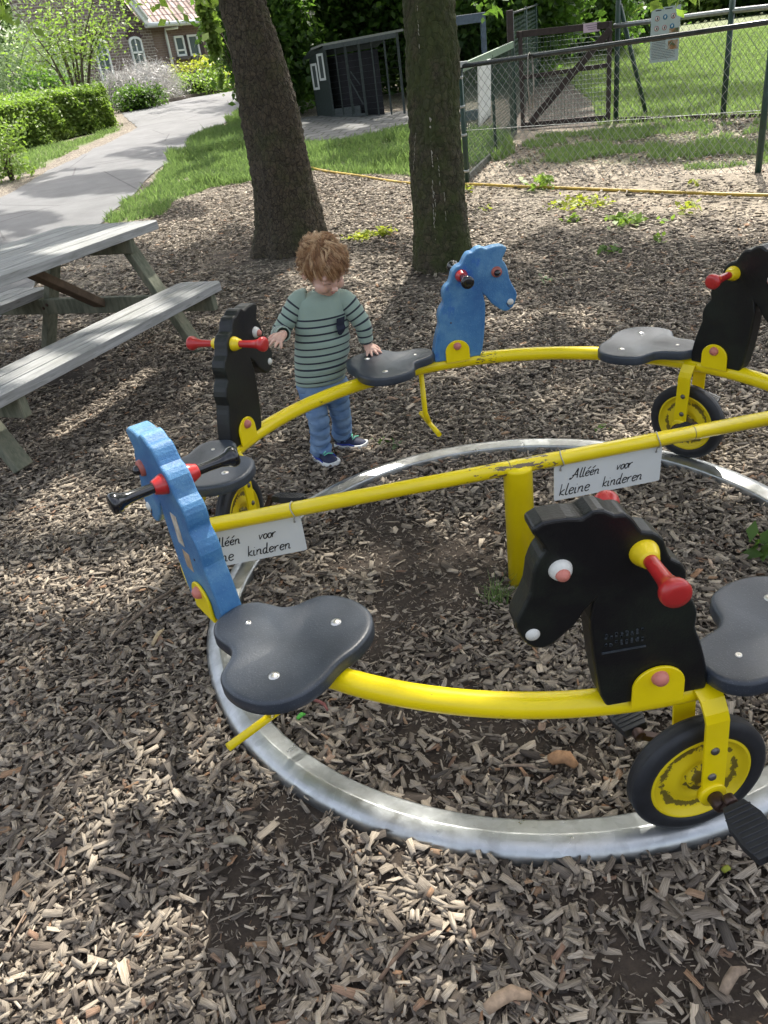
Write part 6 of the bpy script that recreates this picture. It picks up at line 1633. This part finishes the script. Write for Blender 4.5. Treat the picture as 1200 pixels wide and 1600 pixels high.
gs = wallpoint(218, 33, A0_, A1_); LA = np.hypot(*(A1_-A0_)[:2]); sg = np.hypot(*(gs-A0_)[:2]); g3 = wallpoint(100, -115, A0_, A1_); s3 = np.hypot(*(g3-A0_)[:2])
wa, uA, nA = wallmesh('gable_wall', A0_, A1_, lambda f: (wallpoint(246, 28, A0_, A1_)[2] if f > .5 else g3[2]), MB_A, [(sg, gs[2]), (s3, g3[2])])
wb, uB, nB = wallmesh('side_wall', B0_, B1_, lambda f: wallpoint(247, 30, B0_, B1_)[2], MB_B)
M_WF = simple('white_window_frame', (.66, .70, .70), .5, 0, .05, 10)
t = NT('house_glass'); t.set(Base_Color=(.10, .13, .14), Roughness=.12); M_HG = t.m
def hwin(px, pyt, pyb, wm, A, B, u_, n_, arch, bars, nm='window'):
    P = wallpoint(px, (pyt+pyb)/2, A, B); zt_ = HT(P[0], P[1], pyt); zb_ = HT(P[0], P[1], pyb); w2 = wm/2
    u3 = Vector((u_[0], u_[1], 0)); n3 = Vector((n_[0], n_[1], 0)); c_ = Vector((P[0], P[1], 0))
    def Q(s, z, o): return c_+u3*s+n3*o+Vector((0, 0, z))
    out = [(-w2, zb_), (w2, zb_), (w2, zt_-(wm*.22 if arch else 0))]+([(w2*math.cos(a), zt_-wm*.22+wm*.22*math.sin(a)) for a in np.linspace(.3, PI-.3, 7)] if arch else [])+[(-w2, zt_-(wm*.22 if arch else 0))]
    k = len(out); fw_ = .07; cz = (zt_+zb_)/2
    inn = [(s*(1-fw_/w2), cz+(z-cz)*(1-fw_/((zt_-zb_)/2))) for s, z in out]
    mb = MB(); vs = [Q(s, z, .05) for s, z in out]+[Q(s, z, .05) for s, z in inn]+[Q(s, z, .0) for s, z in out]+[Q(s, z, .0) for s, z in inn]
    fs = []
    for i in range(k):
        j = (i+1) % k; fs += [(i, j, j+k, i+k), (i, j, j+2*k, i+2*k), (i+k, j+k, j+3*k, i+3*k)]
    mb.add(vs, fs)
    for bz in bars: zz = zb_+(zt_-zb_)*bz; mb.beam(Q(-w2+.02, zz, .03), Q(w2-.02, zz, .03), .04, .06)
    if arch: mb.beam(Q(0, zb_, .03), Q(0, zt_-.03, .03), .035, .05, up=tuple(n3))
    f_ = mb.build('window', M_WF, hs_)
    mb = MB(); mb.add([Q(s, z, .012) for s, z in inn], [tuple(range(k))]); mb.build('pane', M_HG, f_)
    mb = MB(); mb.beam(Q(-w2-.06, zb_-.06, .08), Q(w2+.06, zb_-.06, .08), .18, .09); mb.build('sill', simple('sill_stone', (.10, .09, .09), .8) if not arch else M_WF, f_)
    mb = MB()
    if arch:
        for a in np.linspace(.35, PI-.35, 9): mb.beam(Q(w2*1.05*math.cos(a), zt_-wm*.2+(wm*.22)*math.sin(a)+.02, .012), Q(w2*1.3*math.cos(a), zt_-wm*.2+(wm*.22+.24)*math.sin(a)+.02, .012), .03, .10, up=tuple(n3))
        mb.build('brick_arch', simple('arch_brick', (.11, .07, .07), .9, 0, .3, 10), f_)
    else:
        mb.beam(Q(w2+.14, zb_, .006), Q(w2+.14, zt_, .006), .012, .2, up=tuple(u3)); mb.build('dark_reveal', simple('reveal_brick', (.05, .04, .04), .9), f_)
    return f_
hwin(161, 60, 125, .62, A0_, A1_, uA, nA, True, (.62,))
hwin(215, 57, 112, .62, A0_, A1_, uA, nA, True, (.55,))
hwin(90, 68, 130, .50, A0_, A1_, uA, nA, True, (.6,))
hwin(281, 56, 88, .45, B0_, B1_, uB, nB, False, (.3,))
hwin(302, 54, 87, .50, B0_, B1_, uB, nB, False, ())
# door at the right
P = wallpoint(336, 80, B0_, B1_); u3 = Vector(tuple(uB)); n3 = Vector(tuple(nB))
mb = MB(); zt_, zb_ = HT(P[0], P[1], 66), 1.2
cD = Vector((P[0], P[1], 0))
mb.beam(cD+n3*.03+Vector((0, 0, zb_)), cD+n3*.03+Vector((0, 0, zt_)), .55, .05, up=tuple(n3)); dr = mb.build('door', simple('door_green', (.02, .06, .06), .5), hs_)
mb = MB(); mb.beam(cD-u3*.32+n3*.05+Vector((0, 0, zb_)), cD-u3*.32+n3*.05+Vector((0, 0, zt_)), .07, .06, up=tuple(n3)); mb.beam(cD-u3*.35+n3*.05+Vector((0, 0, zt_+.03)), cD+u3*.35+n3*.05+Vector((0, 0, zt_+.03)), .06, .07)
mb.build('door_frame', M_WF, dr)
P = wallpoint(335, 58, B0_, B1_); 
# roof with real tile rows
e0, e1 = wallpoint(214, 32, B0_, B1_), wallpoint(430, 16, B0_, B1_); ez = e0[2]
Rr = wallpoint(160, -60, B0_, B1_)
t = NT('clay_tiles'); uvn_ = t.n('UVMap'); sp_ = t.n('SeparateXYZ'); t.l(uvn_.outputs[0], sp_.inputs[0])
row = t.math('FRACT', t.math('DIVIDE', sp_.outputs[1], .30)); colm = t.math('FRACT', t.math('DIVIDE', sp_.outputs[0], .22))
tn = t.n('TexWhiteNoise', noise_dimensions='2D'); cmb = t.n('CombineXYZ'); t.l(t.math('FLOOR', t.math('DIVIDE', sp_.outputs[0], .22)), cmb.inputs[0]); t.l(t.math('FLOOR', t.math('DIVIDE', sp_.outputs[1], .30)), cmb.inputs[1]); t.l(cmb.outputs[0], tn.inputs[0])
bc = t.ramp(tn.outputs[0], [(0, (.24, .165, .14)), (.6, (.36, .27, .235)), (1, (.46, .37, .33))])
bc = t.mix(t.math('LESS_THAN', row, .12), bc, (.05, .035, .03)); bc = t.mix(t.math('MULTIPLY', t.math('LESS_THAN', colm, .15), .6), bc, (.07, .05, .04))
t.set(Base_Color=bc, Roughness=.85); t.bump(t.math('ADD', row, t.math('SINE', t.math('MULTIPLY', colm, 6.28))), .6, .03)
off = wloc(hs_); back = Vector(tuple(-nB))
p0 = Vector((e0[0], e0[1], ez))+Vector(tuple(nB))*.35+Vector((0, 0, -.12)); p1v = Vector((e1[0], e1[1], ez))+Vector(tuple(nB))*.35+Vector((0, 0, -.12))
vg = wallpoint(158, -40, B0_, B1_); up_ = Vector((0, 0, 1))
p3v = p0+back*3.4+up_*3.6+Vector(tuple(-uB))*.9; p2v = p1v+back*3.4+up_*3.6
me = bpy.data.meshes.new('roof'); vv = [p0, p1v, p2v, p3v]; th_ = Vector((0, 0, .08)); vv2 = vv+[v-th_ for v in vv]
me.from_pydata([v-off for v in vv2], [], [(0, 1, 2, 3), (7, 6, 5, 4), (0, 4, 5, 1), (1, 5, 6, 2), (2, 6, 7, 3), (3, 7, 4, 0)]); uv = me.uv_layers.new(name='UVMap'); LL = (p1v-p0).length
uvs = [(0, 0), (LL, 0), (LL, 5), (-.9, 5)]*2
for l in me.loops: uv.data[l.index].uv = uvs[l.vertex_index]
me.materials.append(t.m); o = bpy.data.objects.new('roof', me); link(o, hs_)
mb = MB(); mb.tube([p0+Vector(tuple(nB))*.07+Vector((0, 0, -.08)), p1v+Vector(tuple(nB))*.07+Vector((0, 0, -.08))], .085, 10); mb.build('gutter', M_WF, hs_)
va, vb = wallpoint(220, 37, A0_, A1_), wallpoint(150, -52, A0_, A1_)
mb = MB(); mb.beam(Vector(tuple(va))+Vector(tuple(nA))*.3, Vector(tuple(vb))+Vector(tuple(nA))*.3, .05, .22); mb.beam(Vector(tuple(va))+Vector(tuple(nA))*.15+Vector((.06, 0, .1)), Vector(tuple(vb))+Vector(tuple(nA))*.15+Vector((.06, 0, .1)), .4, .05); mb.build('barge_board', M_WF, hs_)
dp0, dp1 = wallpoint(266, 33, B0_, B1_), wallpoint(263, 95, B0_, B1_); dm = wallpoint(257, 56, B0_, B1_)
nb3 = Vector(tuple(nB)); mb = MB(); q_ = Vector(tuple(dm))
mb.tube([Vector(tuple(dp0))+nb3*.35, Vector(tuple(dp0))+nb3*.33-Vector((0, 0, .25)), q_+nb3*.12+Vector((0, 0, .2)), q_+nb3*.1, Vector((q_.x, q_.y, 1.2))+nb3*.1], .05, 8); mb.build('downpipe', M_WF, hs_)
# kerb of the road in front of the shrubs
k0, k1 = W(190, 176), W(372, 141.2)
mb = MB(); n_ = 24
P_ = [W(190+(372-190)*i/n_, (176+(153-176)*min(1, i/n_/.604)) if i/n_ < .604 else 153+(141.2-153)*((i/n_-.604)/.396)) for i in range(n_+1)]
for i in range(n_):
    a, b = P_[i], P_[i+1]; mb.beam((a[0], a[1]+.08, a[2]+.03), (b[0], b[1]+.08, b[2]+.03), .14, .16)
o = mb.build('kerb', simple('kerb_stone', (.13, .11, .09), .9, 0, .2, 10), None); tag(o, kind='structure')
# ---- odds and ends lying in the chips
def litter(nm, px, py, L_, w_, col, label, cat, yaw, rad=None, z=.022, bend=.1):
    g_ = W(px, py); a = yaw; d = Vector((math.cos(a), math.sin(a), 0)); s = Vector((-d.y, d.x, 0)); c_ = Vector((g_[0], g_[1], g_[2]+z))
    mb = MB(); mb.tube([c_-d*L_/2, c_-d*L_*.2+s*L_*bend*.6+Vector((0, 0, w_*.4)), c_+d*L_*.15+s*L_*bend+Vector((0, 0, w_*.5)), c_+d*L_/2], [w_*.42, w_*.5, w_*.5, w_*.3], 9)
    o = mb.build(nm, simple(nm+'_'+str(int(px)), col, .8, 0, .3, 80, bump=.3), None, origin=tuple(c_)); tag(o, label, cat, 'bits lying in the wood chips')
litter('green_plastic_cap', 473, 1130, .022, .011, (.10, .42, .06), 'small green plastic plug lying inside the track below the seat', 'plastic bit', .6, bend=.0)
litter('twig', 503, 1112, .06, .009, (.20, .07, .06), 'reddish twig beside the green plug', 'twig', -.9)
litter('twig', 232, 965, .32, .011, (.13, .10, .075), 'long grey twig left of the near blue horse head', 'twig', .95, bend=.03)
litter('twig', 250, 1005, .07, .012, (.42, .33, .20), 'pale straw coloured twig left of the track', 'twig', 1.3, bend=.02)
litter('twig', 700, 598, .16, .012, (.30, .25, .19), 'pale stick lying beyond the far footrest', 'twig', -.45, bend=.05)
litter('bark_piece', 880, 1203, .055, .03, (.36, .20, .10), 'orange brown broken piece of bark inside the track', 'bark piece', -.5)
litter('bark_piece', 820, 1213, .09, .007, (.20, .15, .11), 'thin forked stick beside the orange bark', 'twig', -.4)
litter('twig', 640, 1502, .13, .008, (.14, .09, .06), 'thin reddish twig near the bottom edge', 'twig', .6)
litter('bark_piece', 372, 1328, .048, .016, (.30, .26, .19), 'flat pale chip left of the dark soil near the bottom', 'wood chip', -.35)
litter('bark_piece', 795, 1578, .075, .024, (.38, .27, .18), 'curled pale bark piece at the bottom edge', 'bark piece', .15)
litter('bark_piece', 1145, 1545, .06, .018, (.24, .18, .13), 'broken branch piece near the bottom right corner', 'branch piece', .55)
litter('acorn', 1133, 1371, .014, .011, (.25, .27, .03), 'small green acorn lying outside the track near the pedal', 'acorn', .2, bend=0)
litter('twig', 180, 1375, .09, .010, (.24, .19, .14), 'straight stick among the chips at the lower left', 'twig', -.45, bend=.02)
litter('branch', 900, 800, .14, .02, (.10, .085, .07), 'dark short branch inside the track below the sign', 'branch', .2)
litter('branch', 632, 765, .10, .022, (.16, .13, .10), 'thick wood piece lying against the far inner side of the track', 'branch', .55)
